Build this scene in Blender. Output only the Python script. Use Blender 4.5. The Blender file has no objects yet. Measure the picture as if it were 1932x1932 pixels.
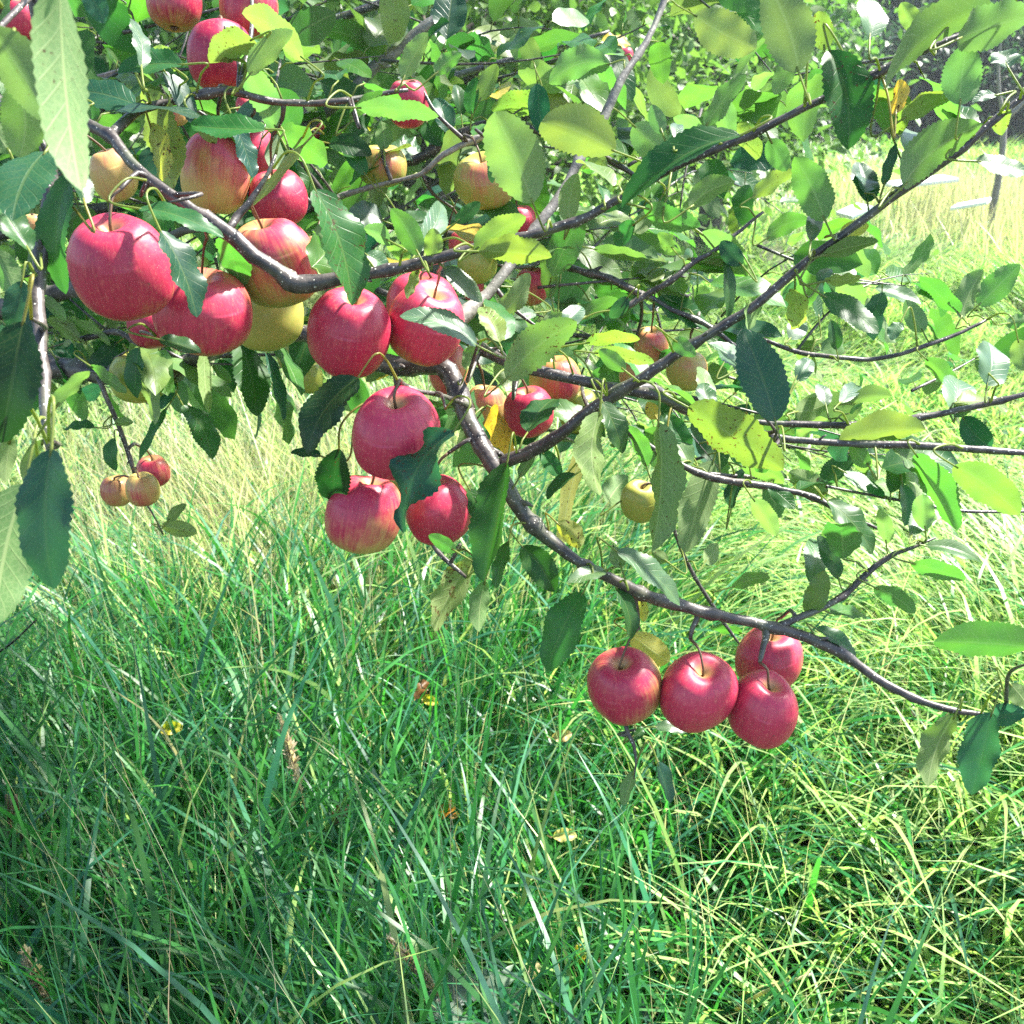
import bpy, math, random
import numpy as np
from mathutils import Vector, Matrix, Euler

C = bpy.context.scene.collection
R = math.radians
rng = np.random.default_rng(7)
random.seed(7)

# ------------------------------------------------------------------ camera, sky, sun, exposure
F = 2072.0                      # focal length in units of a 1932 wide picture
CAM = np.array([0.0, 0.0, 1.45])
PITCH = R(22.2)
cam_d = bpy.data.cameras.new('camera')
cam = bpy.data.objects.new('camera', cam_d); C.objects.link(cam)
cam.location = CAM; cam.rotation_euler = (R(90) - PITCH, 0, 0)
cam_d.sensor_width = 36; cam_d.lens = 36 * F / 1932
cam_d.clip_start = 0.02; cam_d.clip_end = 500
cam_d.dof.use_dof = True; cam_d.dof.focus_distance = 0.95; cam_d.dof.aperture_fstop = 20
bpy.context.scene.camera = cam

SUN_AZ, SUN_EL = R(62), R(54)    # azimuth clockwise from straight ahead (+Y)
SUN = np.array([math.sin(SUN_AZ) * math.cos(SUN_EL), math.cos(SUN_AZ) * math.cos(SUN_EL), math.sin(SUN_EL)])
w = bpy.data.worlds.new('World'); bpy.context.scene.world = w; w.use_nodes = True
wn = w.node_tree.nodes; wl = w.node_tree.links
sky = wn.new('ShaderNodeTexSky'); sky.sky_type = 'NISHITA'; sky.sun_disc = False
sky.sun_elevation = SUN_EL; sky.sun_rotation = SUN_AZ
sky.air_density = 1.0; sky.dust_density = 1.2; sky.ozone_density = 1.0
wn['Background'].inputs['Strength'].default_value = 0.10
wl.new(sky.outputs[0], wn['Background'].inputs['Color'])
sd = bpy.data.lights.new('sun', 'SUN'); sd.energy = 5.0; sd.angle = R(2.5); sd.color = (1.0, 0.96, 0.88)
so = bpy.data.objects.new('sun', sd); C.objects.link(so)
so.rotation_euler = Vector(-SUN).to_track_quat('-Z', 'Y').to_euler()
so.location = (4, 2, 8)
vs = bpy.context.scene.view_settings
vs.view_transform = 'Standard'; vs.look = 'None'; vs.gamma = 1; vs.exposure = 2.35
cy = bpy.context.scene.cycles
cy.max_bounces = 7; cy.diffuse_bounces = 3; cy.glossy_bounces = 2; cy.transmission_bounces = 4; cy.transparent_max_bounces = 4
cy.use_denoising = False; cy.sample_clamp_indirect = 3.0

RIGHT = np.array([1.0, 0, 0]); FWD = np.array([0, math.cos(PITCH), -math.sin(PITCH)]); UP = np.array([0, math.sin(PITCH), math.cos(PITCH)])
def P(u, v, d):
    """the point d metres deep along the camera axis on the line of sight of picture point (u, v)"""
    return CAM + d * (FWD + (u - 966) / F * RIGHT - (v - 966) / F * UP)
def unit(a):
    a = np.asarray(a, float); return a / (np.linalg.norm(a) + 1e-12)

# ------------------------------------------------------------------ object helpers
def tag(o, label=None, cat=None, group=None, kind=None):
    if label: o['label'] = label
    if cat: o['category'] = cat
    if group: o['group'] = group
    if kind: o['kind'] = kind
    return o
def empty(name, loc):
    o = bpy.data.objects.new(name, None); C.objects.link(o); o.location = loc; o.empty_display_size = 0.1
    return o

class MB:
    """collects quads with per-vertex tint and uv and links them as ONE mesh object"""
    def __init__(s): s.v = []; s.f = []; s.uv = []; s.c = []; s.n = 0
    def add(s, v, f, tint=(1, 1, 1, 0), uv=None):
        v = np.asarray(v, float).reshape(-1, 3); n = len(v)
        s.v.append(v); s.f.append(np.asarray(f, int).reshape(-1, 4) + s.n)
        t = np.asarray(tint, float)
        s.c.append(np.broadcast_to(t, (n, 4)) if t.ndim == 1 else t)
        s.uv.append(np.zeros((n, 2)) + 0.5 if uv is None else np.asarray(uv, float))
        s.n += n
    def build(s, name, mat, parent=None, loc=None, smooth=True):
        v = np.concatenate(s.v); f = np.concatenate(s.f)
        if loc is not None: v = v - np.asarray(loc)
        me = bpy.data.meshes.new(name)
        me.vertices.add(len(v)); me.vertices.foreach_set('co', v.astype(np.float32).ravel())
        me.loops.add(f.size); me.loops.foreach_set('vertex_index', f.astype(np.int32).ravel())
        me.polygons.add(len(f)); me.polygons.foreach_set('loop_start', np.arange(0, f.size, 4, dtype=np.int32))
        me.update(calc_edges=True)
        me.polygons.foreach_set('use_smooth', np.full(len(f), smooth))
        u = me.uv_layers.new(name='uv'); uvs = np.concatenate(s.uv)[f.ravel()]
        u.data.foreach_set('uv', uvs.astype(np.float32).ravel())
        ca = me.color_attributes.new('tint', 'FLOAT_COLOR', 'POINT')
        ca.data.foreach_set('color', np.concatenate(s.c).astype(np.float32).ravel())
        me.validate()
        if mat: me.materials.append(mat)
        o = bpy.data.objects.new(name, me); C.objects.link(o)
        if loc is not None: o.location = loc
        if parent is not None:
            o.parent = parent
            if parent.type == 'EMPTY': o.matrix_parent_inverse = Matrix.Translation(-parent.location)
        return o

def grid_faces(r, c, wrap=False):
    i = np.arange(r - 1)[:, None]; j = np.arange(c if wrap else c - 1)[None, :]
    a = i * c + j; b = i * c + (j + 1) % c
    return np.stack([a, b, b + c, a + c], -1).reshape(-1, 4)

def catmull(pts, step):
    """smooth curve through rows of (x, y, z, radius)"""
    p = np.asarray(pts, float)
    p = np.vstack([2 * p[0] - p[1], p, 2 * p[-1] - p[-2]]); out = []
    for i in range(1, len(p) - 2):
        n = max(2, int(np.linalg.norm(p[i + 1, :3] - p[i, :3]) / step))
        t = (np.arange(n) / n)[:, None]
        a, b, c, d = p[i - 1], p[i], p[i + 1], p[i + 2]
        out.append(0.5 * (2 * b + (c - a) * t + (2 * a - 5 * b + 4 * c - d) * t ** 2 + (3 * b - a - 3 * c + d) * t ** 3))
    out.append(p[-2][None]); return np.vstack(out)

def tube(mb, path, sides=8, tint=(1, 1, 1, 0), rough=0.0):
    path = np.asarray(path, float); p = path[:, :3]; r = np.abs(path[:, 3])
    t = np.gradient(p, axis=0); t /= np.linalg.norm(t, axis=1)[:, None] + 1e-9
    n = unit(np.cross(t[0], (0.3, 0.2, 0.9))); N = []
    for k in range(len(p)):
        n = unit(n - t[k] * np.dot(n, t[k])); N.append(n)
    N = np.array(N); B = np.cross(t, N)
    a = np.arange(sides) * 2 * math.pi / sides
    rr = r[:, None] * (1 + rough * rng.normal(size=(len(p), sides)))
    v = p[:, None] + rr[..., None] * (np.cos(a)[None, :, None] * N[:, None] + np.sin(a)[None, :, None] * B[:, None])
    v = v.reshape(-1, 3); f = grid_faces(len(p), sides, True)
    m = len(v); v = np.vstack([v, p[0], p[-1]])
    k = np.arange(0, sides, 1)
    if sides % 2 == 0:
        h = np.arange(0, sides, 2); L = (len(p) - 1) * sides
        f = np.vstack([f, np.stack([np.full(len(h), m), (h + 2) % sides, (h + 1) % sides, h], -1),
                       np.stack([np.full(len(h), m + 1), L + h, L + (h + 1) % sides, L + (h + 2) % sides], -1)])
    mb.add(v, f, tint)

# ------------------------------------------------------------------ materials
def nt(name):
    m = bpy.data.materials.new(name); m.use_nodes = True
    t = m.node_tree; t.nodes.clear(); return m, t
class G:
    """tiny node-graph writer"""
    def __init__(s, t): s.t = t
    def n(s, typ, **kw):
        x = s.t.nodes.new('ShaderNode' + typ)
        for k, v in kw.items(): setattr(x, k, v)
        return x
    def set(s, sock, v):
        if hasattr(v, 'is_linked') or isinstance(v, bpy.types.NodeSocket): s.t.links.new(v, sock)
        else: sock.default_value = v
    def math(s, op, a, b=0.0, c=None, clamp=False):
        x = s.n('Math', operation=op, use_clamp=clamp); s.set(x.inputs[0], a); s.set(x.inputs[1], b)
        if c is not None: s.set(x.inputs[2], c)
        return x.outputs[0]
    def mix(s, f, a, b, mode='MIX'):
        x = s.n('Mix', data_type='RGBA', blend_type=mode); s.set(x.inputs[0], f); s.set(x.inputs[6], a); s.set(x.inputs[7], b)
        return x.outputs[2]
    def ramp(s, x, lo, hi, a=0.0, b=1.0):
        m = s.n('MapRange', interpolation_type='SMOOTHSTEP'); s.set(m.inputs[0], x)
        s.set(m.inputs[1], lo); s.set(m.inputs[2], hi); m.inputs[3].default_value = a; m.inputs[4].default_value = b
        return m.outputs[0]
    def noise(s, vec, scale, detail=2.0, rough=0.5):
        x = s.n('TexNoise'); 
        if vec is not None: s.set(x.inputs['Vector'], vec)
        x.inputs['Scale'].default_value = scale; x.inputs['Detail'].default_value = detail; x.inputs['Roughness'].default_value = rough
        return x.outputs[0]

def leaf_material():
    m, t = nt('apple_leaf'); g = G(t)
    at = g.n('Attribute', attribute_name='tint'); uv = g.n('UVMap', uv_map='uv')
    sep = g.n('SeparateXYZ'); t.links.new(uv.outputs[0], sep.inputs[0])
    geo = g.n('NewGeometry'); tc = g.n('TexCoord')
    x = g.math('MULTIPLY', g.math('ABSOLUTE', g.math('SUBTRACT', sep.outputs[0], 0.5)), 2.0)
    y = sep.outputs[1]
    mid = g.ramp(x, 0.03, 0.075, 1, 0)
    ph = g.math('FRACT', g.math('SUBTRACT', g.math('MULTIPLY', y, 8.5), g.math('MULTIPLY', g.math('POWER', x, 0.8), 1.9)))
    side = g.math('MULTIPLY', g.ramp(g.math('ABSOLUTE', g.math('SUBTRACT', ph, 0.5)), 0.03, 0.08, 1, 0), g.ramp(x, 0.75, 1.0, 1, 0))
    vor = g.n('TexVoronoi', feature='DISTANCE_TO_EDGE'); vor.inputs['Scale'].default_value = 300
    t.links.new(geo.outputs['Position'], vor.inputs['Vector'])
    net = g.ramp(vor.outputs[0], 0.02, 0.12, 0.35, 0)
    vein = g.math('MAXIMUM', g.math('MAXIMUM', mid, g.math('MULTIPLY', side, 0.6)), net)
    pos = geo.outputs['Position']
    blot = g.noise(pos, 55, 3)
    base = g.mix(g.ramp(blot, 0.3, 0.7, 0, 0.55), at.outputs['Color'], g.mix(1.0, at.outputs['Color'], (1.45, 1.25, 0.8, 1), 'MULTIPLY'))
    dens = at.outputs['Alpha']
    # rust and scab: small dots, and brown patches where the leaf is old
    dots = g.noise(pos, 340, 3.0, 0.65); patch = g.noise(pos, 70, 2.0)
    thr = g.math('SUBTRACT', 0.70, g.math('MULTIPLY', dens, g.ramp(patch, 0.35, 0.7, 0.05, 0.28)))
    spot = g.math('MULTIPLY', g.ramp(g.math('SUBTRACT', dots, thr), 0.0, 0.05), g.math('MINIMUM', g.math('MULTIPLY', dens, 3.0), 1.0))
    patchm = g.math('MULTIPLY', g.ramp(g.math('SUBTRACT', g.math('ADD', patch, g.math('MULTIPLY', dens, 0.16)), 0.74), 0.0, 0.06), g.ramp(dens, 0.5, 0.7))
    top = g.mix(g.math('MULTIPLY', vein, 0.3), base, g.mix(0.5, base, (0.30, 0.36, 0.10, 1)))
    bot0 = g.mix(0.5, base, (0.20, 0.27, 0.12, 1))
    bot = g.mix(g.math('MULTIPLY', vein, 0.55), bot0, (0.36, 0.42, 0.20, 1))
    col = g.mix(geo.outputs['Backfacing'], top, bot)
    col = g.mix(spot, col, (0.05, 0.022, 0.01, 1)); col = g.mix(patchm, col, (0.16, 0.075, 0.03, 1))
    bump = g.n('Bump'); bump.inputs['Strength'].default_value = 0.35; bump.inputs['Distance'].default_value = 0.0006
    t.links.new(g.math('ADD', g.math('SUBTRACT', 1.0, g.math('MAXIMUM', mid, side)), g.math('MULTIPLY', blot, 0.8)), bump.inputs['Height'])
    p = g.n('BsdfPrincipled'); g.set(p.inputs['Base Color'], col)
    g.set(p.inputs['Roughness'], g.math('ADD', 0.36, g.math('MULTIPLY', geo.outputs['Backfacing'], 0.22)))
    g.set(p.inputs['Specular IOR Level'], g.ramp(dens, -1.0, 0.0, 0.6, 0.28)); t.links.new(bump.outputs[0], p.inputs['Normal'])
    tr = g.n('BsdfTranslucent'); g.set(tr.inputs['Color'], g.mix(1.0, g.mix(spot, base, (0.05, 0.02, 0.01, 1)), (1.7, 2.0, 0.9, 1), 'MULTIPLY'))
    mx = g.n('MixShader'); mx.inputs[0].default_value = 0.42
    t.links.new(p.outputs[0], mx.inputs[1]); t.links.new(tr.outputs[0], mx.inputs[2])
    o = g.n('OutputMaterial'); t.links.new(mx.outputs[0], o.inputs[0]); return m

def blade_material():
    m, t = nt('grass_blade'); g = G(t)
    at = g.n('Attribute', attribute_name='tint')
    geo = g.n('NewGeometry')
    col = g.mix(g.ramp(g.noise(geo.outputs['Position'], 40, 2), 0.3, 0.7, 0, 0.5), at.outputs['Color'], g.mix(1.0, at.outputs['Color'], (1.5, 1.3, 0.9, 1), 'MULTIPLY'))
    p = g.n('BsdfPrincipled'); g.set(p.inputs['Base Color'], col); p.inputs['Roughness'].default_value = 0.38; p.inputs['Specular IOR Level'].default_value = 0.35
    tr = g.n('BsdfTranslucent'); g.set(tr.inputs['Color'], g.mix(1.0, col, (1.35, 1.6, 0.95, 1), 'MULTIPLY'))
    mx = g.n('MixShader'); mx.inputs[0].default_value = 0.4
    t.links.new(p.outputs[0], mx.inputs[1]); t.links.new(tr.outputs[0], mx.inputs[2])
    o = g.n('OutputMaterial'); t.links.new(mx.outputs[0], o.inputs[0]); return m

def bark_material(name, c1, c2, dots, scale=1.0, rough=0.5):
    m, t = nt(name); g = G(t)
    geo = g.n('NewGeometry'); pos = geo.outputs['Position']
    n1 = g.noise(pos, 120 * scale, 4, 0.6); n2 = g.noise(pos, 28 * scale, 3)
    col = g.mix(g.ramp(n1, 0.35, 0.65), c1, c2)
    col = g.mix(g.ramp(n2, 0.52, 0.7, 0, 0.6), col, (0.10, 0.115, 0.07, 1))
    vor = g.n('TexVoronoi'); vor.inputs['Scale'].default_value = 260 * scale; t.links.new(pos, vor.inputs['Vector'])
    d = g.math('MULTIPLY', g.ramp(vor.outputs['Distance'], 0.13, 0.2, 1, 0), dots)
    col = g.mix(d, col, (0.55, 0.52, 0.46, 1))
    bump = g.n('Bump'); bump.inputs['Strength'].default_value = 0.6; bump.inputs['Distance'].default_value = 0.0012 / scale
    t.links.new(g.math('ADD', g.math('ADD', n1, g.math('MULTIPLY', n2, 0.7)), g.math('MULTIPLY', d, 0.4)), bump.inputs['Height'])
    p = g.n('BsdfPrincipled'); g.set(p.inputs['Base Color'], col); p.inputs['Roughness'].default_value = rough
    t.links.new(bump.outputs[0], p.inputs['Normal'])
    o = g.n('OutputMaterial'); t.links.new(p.outputs[0], o.inputs[0]); return m

def apple_material():
    m, t = nt('apple_skin'); g = G(t)
    tc = g.n('TexCoord'); oi = g.n('ObjectInfo')
    pr = g.n('SeparateColor'); t.links.new(oi.outputs['Color'], pr.inputs[0])
    blush, yellow, dark = pr.outputs[0], pr.outputs[1], pr.outputs[2]
    nv = g.n('VectorMath', operation='SCALE'); t.links.new(tc.outputs['Object'], nv.inputs[0]); nv.inputs['Scale'].default_value = 28.0
    off = g.n('VectorMath', operation='ADD'); t.links.new(nv.outputs[0], off.inputs[0])
    cx = g.n('CombineXYZ'); 
    for k in range(3): g.set(cx.inputs[k], g.math('MULTIPLY', oi.outputs['Random'], 37.0 + 11 * k))
    t.links.new(cx.outputs[0], off.inputs[1])
    q = off.outputs[0]
    sp = g.n('SeparateXYZ'); t.links.new(nv.outputs[0], sp.inputs[0])
    # meridian streaks: angle-only noise
    hv = g.n('CombineXYZ'); t.links.new(sp.outputs[0], hv.inputs[0]); t.links.new(sp.outputs[1], hv.inputs[1])
    hn = g.n('VectorMath', operation='NORMALIZE'); t.links.new(hv.outputs[0], hn.inputs[0])
    hs = g.n('VectorMath', operation='MULTIPLY_ADD'); t.links.new(hn.outputs[0], hs.inputs[0]); hs.inputs[1].default_value = (7, 7, 7)
    hz = g.n('CombineXYZ'); g.set(hz.inputs[2], g.math('MULTIPLY', sp.outputs[2], 0.8)); g.set(hz.inputs[0], g.math('MULTIPLY', oi.outputs['Random'], 50))
    t.links.new(hz.outputs[0], hs.inputs[2])
    streak = g.noise(hs.outputs[0], 1.6, 3, 0.65)
    hs2 = g.n('VectorMath', operation='MULTIPLY_ADD'); t.links.new(hn.outputs[0], hs2.inputs[0]); hs2.inputs[1].default_value = (20, 20, 20); t.links.new(hz.outputs[0], hs2.inputs[2])
    hz2 = g.n('VectorMath', operation='MULTIPLY'); t.links.new(hs2.outputs[0], hz2.inputs[0]); hz2.inputs[1].default_value = (1, 1, 2.2)
    dash = g.noise(hz2.outputs[0], 1.3, 3, 0.7)
    big = g.noise(q, 1.1, 3); mott = g.noise(q, 9, 4, 0.7)
    sc = g.math('ADD', g.math('MULTIPLY', sp.outputs[0], 0.42), g.math('MULTIPLY', sp.outputs[2], 0.42))
    v = g.math('ADD', g.math('ADD', sc, g.math('MULTIPLY', g.math('SUBTRACT', big, 0.5), 1.7)), g.math('MULTIPLY', g.math('SUBTRACT', streak, 0.5), 0.9))
    v = g.math('ADD', v, g.math('MULTIPLY', g.math('SUBTRACT', blush, 0.64), 2.2))
    red = g.ramp(v, -0.5, 0.55)
    gnd = g.mix(yellow, (0.20, 0.27, 0.035, 1), (0.46, 0.33, 0.11, 1))
    gnd = g.mix(g.ramp(mott, 0.35, 0.7, 0, 0.35), gnd, (0.5, 0.34, 0.08, 1))
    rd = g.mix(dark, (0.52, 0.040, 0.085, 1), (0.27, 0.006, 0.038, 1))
    rd = g.mix(g.math('MULTIPLY', g.ramp(streak, 0.45, 0.68, 0, 0.7), g.ramp(mott, 0.35, 0.65, 0.3, 1)), rd, g.mix(1.0, rd, (0.62, 0.5, 0.6, 1), 'MULTIPLY'))
    rd = g.mix(g.ramp(mott, 0.5, 0.72, 0, 0.4), rd, (0.60, 0.15, 0.12, 1))
    rd = g.mix(g.ramp(dash, 0.48, 0.68, 0, 0.32), rd, g.mix(1.0, rd, (0.6, 0.42, 0.55, 1), 'MULTIPLY'))
    rd = g.mix(g.ramp(dash, 0.28, 0.44, 0.22, 0), rd, (0.62, 0.22, 0.13, 1))
    col = g.mix(red, gnd, rd)
    # russet and pale skin in the stem hollow
    rr = g.math('SQRT', g.math('ADD', g.math('MULTIPLY', sp.outputs[0], sp.outputs[0]), g.math('MULTIPLY', sp.outputs[1], sp.outputs[1])))
    cav = g.math('MULTIPLY', g.ramp(rr, 0.06, 0.34, 1, 0), g.ramp(sp.outputs[2], 0.2, 0.4))
    col = g.mix(g.math('MULTIPLY', cav, 0.75), col, (0.42, 0.30, 0.10, 1))
    vor = g.n('TexVoronoi'); vor.inputs['Scale'].default_value = 9; t.links.new(q, vor.inputs['Vector'])
    dot = g.ramp(vor.outputs['Distance'], 0.05, 0.11, 0.4, 0)
    col = g.mix(dot, col, (0.62, 0.42, 0.3, 1))
    scab = g.math('MULTIPLY', g.ramp(g.noise(q, 5.5, 2), 0.72, 0.76), 0.6)
    col = g.mix(scab, col, (0.08, 0.04, 0.03, 1))
    bump = g.n('Bump'); bump.inputs['Strength'].default_value = 0.12; bump.inputs['Distance'].default_value = 0.002
    t.links.new(g.math('ADD', big, g.math('MULTIPLY', mott, 0.1)), bump.inputs['Height'])
    p = g.n('BsdfPrincipled'); g.set(p.inputs['Base Color'], col); g.set(p.inputs['Roughness'], g.math('ADD', 0.3, g.math('MULTIPLY', mott, 0.18)))
    p.inputs['IOR'].default_value = 1.45; t.links.new(bump.outputs[0], p.inputs['Normal'])
    p.inputs['Subsurface Weight'].default_value = 0.0
    o = g.n('OutputMaterial'); t.links.new(p.outputs[0], o.inputs[0]); return m

def plain(name, c, rough=0.6, var=0.3, scale=60):
    m, t = nt(name); g = G(t); geo = g.n('NewGeometry')
    col = g.mix(g.ramp(g.noise(geo.outputs['Position'], scale, 4), 0.3, 0.7, 0, var), c, tuple(x * 0.5 for x in c[:3]) + (1,))
    p = g.n('BsdfPrincipled'); g.set(p.inputs['Base Color'], col); p.inputs['Roughness'].default_value = rough
    o = g.n('OutputMaterial'); t.links.new(p.outputs[0], o.inputs[0]); return m

LEAF = leaf_material(); BLADE = blade_material(); SKIN = apple_material()
BARK = bark_material('dark_bark', (0.028, 0.022, 0.022, 1), (0.075, 0.062, 0.055, 1), 0.75, 1.0, 0.42)
BARK_GREY = bark_material('grey_bark', (0.12, 0.11, 0.095, 1), (0.24, 0.22, 0.19, 1), 0.35, 0.8, 0.55)
BARK_OLD = bark_material('old_bark', (0.03, 0.026, 0.022, 1), (0.10, 0.088, 0.07, 1), 0.2, 0.4, 0.7)
STEM = plain('apple_stem', (0.10, 0.055, 0.025, 1), 0.5)
WHITE = plain('white_paint', (0.8, 0.8, 0.78, 1), 0.5, 0.08)
SOIL = plain('thatch_soil', (0.045, 0.05, 0.022, 1), 0.9, 0.6, 9)
# ------------------------------------------------------------------ leaves
TINT = {'d': (.022, .085, .026), 'b': (.016, .066, .044), 'g': (.045, .13, .032), 'l': (.085, .155, .060),
        'y': (.31, .25, .045), 's': (.105, .165, .042), 'w': (.05, .11, .06), 'k': (.010, .045, .016)}  # k: dark green with the shade put into the tint
SPOTS = {'y': .62, 's': .42, 'l': .12, 'g': .08, 'd': .03, 'b': 0, 'w': 0, 'k': .05}
SIDE = {'d': 1, 'b': 1, 'g': -1, 'l': -1, 'y': -1, 's': -1, 'w': 1, 'k': 1}

def leaf_tint(kind, r=rng):
    c = np.array(TINT[kind]) * r.uniform(.8, 1.25) * (1 + r.normal(size=3) * np.array([.12, .06, .12]))
    return np.array([*np.clip(c, .005, .8), -1.0 if kind == 'w' else SPOTS[kind] * r.uniform(.6, 1.3)])

def leaf_geo(mb, B, T, n, width, tint, rows=22, cols=7, fold=.25, curl=.08, droop=0., bend=0., wave=.06, tooth=.05, r=rng):
    B = np.asarray(B); T = np.asarray(T); L = np.linalg.norm(T - B); a = (T - B) / L
    n = unit(n - a * np.dot(n, a)); b = np.cross(n, a)
    t = np.linspace(0, 1, rows); s = np.linspace(-1, 1, cols)
    h = t ** .62 * (1 - t) ** .62; h = h / h.max(); h = h * (1 - .18 * (t - .35))
    if tooth:
        saw = np.where(np.arange(rows) % 2 == 1, 1.0, 1 - tooth * 1.6)
        edge = np.abs(s) > .99
        hh = h[:, None] * np.where(edge[None, :], saw[:, None], 1.0)
    else: hh = np.repeat(h[:, None], cols, 1)
    x = s[None, :] * hh * width / 2
    ph = r.uniform(0, 6.28, 2); k = r.uniform(1.5, 3, 2)
    z = np.abs(x) * math.tan(fold) - (x / width * 2) ** 4 * width * .05
    side = np.where(s[None, :] > 0, np.sin(6.28 * k[0] * t + ph[0])[:, None], np.sin(6.28 * k[1] * t + ph[1])[:, None])
    z = z + wave * width * side * np.abs(s[None, :]) ** 2 * np.minimum(1, h[:, None] * 1.5)
    cz = curl * L * 4 * t * (1 - t); dz = droop * L * t ** 2
    lat = bend * L * 4 * t * (1 - t)
    v = B + (a * (t * L)[:, None])[:, None] + b * (x + lat[:, None])[..., None] + n * (z + (cz - dz)[:, None])[..., None]
    u = np.stack([np.repeat((s / 2 + .5)[None], rows, 0), np.repeat(t[:, None], cols, 1)], -1)
    tt = np.repeat(np.asarray(tint)[None], rows * cols, 0)
    mb.add(v, grid_faces(rows, cols)[:, ::-1], tt, u.reshape(-1, 2))

def small_leaves(mb, B, A, N, L, W, tint):
    """many plain two-fold leaves at once: bases B, directions A, normals N, lengths, widths"""
    n = len(B); A = A / np.linalg.norm(A, axis=1)[:, None]
    N = N - A * (N * A).sum(1)[:, None]; N /= np.linalg.norm(N, axis=1)[:, None] + 1e-9
    S = np.cross(N, A); L = L[:, None]; W = W[:, None] / 2
    z = .28 * W
    pts = [B, B + A * L * .38 + S * W + N * z, B + A * L * .36, B + A * L * .38 - S * W + N * z,
           B + A * L * .74 + S * W * .72 + N * z * .4 - N * L * .06, B + A * L * .72 - N * L * .05, B + A * L * .74 - S * W * .72 + N * z * .4 - N * L * .06, B + A * L - N * L * .16]
    v = np.stack(pts, 1)
    f = np.array([[0, 2, 1, 1], [0, 3, 2, 2]])
    f = np.array([[2, 1, 4, 5], [3, 2, 5, 6]])          # blades of the middle
    k = (np.arange(n) * 8)[:, None, None]
    allf = np.concatenate([f, [[0, 1, 2, 3], [5, 4, 7, 6]]])
    allf = np.array([[1, 2, 5, 4], [2, 3, 6, 5], [1, 0, 3, 2], [4, 5, 6, 7]])
    uv = np.array([[.5, 0], [1, .38], [.5, .36], [0, .38], [.9, .74], [.5, .72], [.1, .74], [.5, 1]])
    mb.add(v.reshape(-1, 3), (allf[None] + k).reshape(-1, 4), np.repeat(tint, 8, 0), np.tile(uv, (n, 1)))

# ------------------------------------------------------------------ ground
def vnoise(x, y, seed=0):
    g = np.random.default_rng(seed).uniform(size=(64, 64))
    xi = np.floor(x).astype(int); yi = np.floor(y).astype(int); fx = x - xi; fy = y - yi
    fx = fx * fx * (3 - 2 * fx); fy = fy * fy * (3 - 2 * fy)
    q = lambda a, b: g[a % 64, b % 64]
    return (q(xi, yi) * (1 - fx) + q(xi + 1, yi) * fx) * (1 - fy) + (q(xi, yi + 1) * (1 - fx) + q(xi + 1, yi + 1) * fx) * fy
def ground_z(x, y):
    return (.10 * vnoise(x * .5 + 9, y * .5, 1) + .05 * vnoise(x * 1.7, y * 1.7, 2) - .07) * np.clip((np.hypot(x, y) - .3), 0, 1)

gx = np.concatenate([np.linspace(-150, -14, 24), np.linspace(-13, 13, 105), np.linspace(14, 150, 24)])
gy = np.concatenate([np.linspace(-7, -4, 4), np.linspace(-3, 24, 109), np.linspace(26, 200, 24)])
GX, GY = np.meshgrid(gx, gy)
mb = MB(); mb.add(np.stack([GX, GY, ground_z(GX, GY)], -1), grid_faces(len(gy), len(gx)))
tag(mb.build('ground', SOIL), 'dark soil and old thatch under the long orchard grass', 'ground', kind='structure')

# ------------------------------------------------------------------ grass
def blades(mb, pos, length, width, az, lean, bendang, tint, K):
    n = len(pos); t = np.linspace(0, 1, K + 1)
    bendang = np.clip(bendang, 0, np.maximum(.1, 2.15 - lean))
    th = lean[:, None] + bendang[:, None] * t[None] ** 1.6
    ds = (length / K)[:, None]
    hx = np.concatenate([np.zeros((n, 1)), np.cumsum(np.sin(th[:, :-1]) * ds, 1)], 1)
    hz = np.concatenate([np.zeros((n, 1)), np.cumsum(np.cos(th[:, :-1]) * ds, 1)], 1)
    az2 = az[:, None] + rng.normal(size=n)[:, None] * .35 * t[None]
    x = pos[:, 0:1] + hx * np.cos(az2); y = pos[:, 1:2] + hx * np.sin(az2)
    z = np.maximum(ground_z(pos[:, 0], pos[:, 1])[:, None] - .01 + hz, ground_z(x, y) + .004)
    ta = az + math.pi / 2 + rng.normal(size=n) * .5
    w = (width[:, None] / 2) * (np.minimum(1, .55 + t[None] * 2) * (1 - t[None] ** 2.4) + .03)
    ox = w * np.cos(ta)[:, None]; oy = w * np.sin(ta)[:, None]
    v = np.stack([np.stack([x - ox, y - oy, z], -1), np.stack([x + ox, y + oy, z + .25 * w], -1)], 2)
    f = grid_faces(K + 1, 2)
    f = (f[None] + (np.arange(n) * (K + 1) * 2)[:, None, None]).reshape(-1, 4)
    mb.add(v.reshape(-1, 3), f, np.repeat(tint, (K + 1) * 2, 0))

GREEN = np.array([.030, .145, .030]); BLUE = np.array([.030, .130, .066]); LIME = np.array([.23, .35, .12]); STRAW = np.array([.36, .35, .24])
def straw_amount(x, y):
    a = np.exp(-((x + .75) / .75) ** 2 - ((y - 3.0) / .55) ** 2)
    b = np.exp(-((x - 4.6) / 1.5) ** 2 - ((y - 10.6) / 2.2) ** 2)
    return np.clip(a * 1.0 + b * .9, 0, 1)
def bright_amount(x, y):      # paler, yellower right-hand meadow, plus sunlit brightness painted into the blade colour
    return np.clip((x + .1 * y - .15) / .9, 0, 1) * .75 + np.clip((y - 2.0) / 1.2, 0, 1) * .68 + np.clip((y - 4) / 3, 0, 1) * .3

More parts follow.
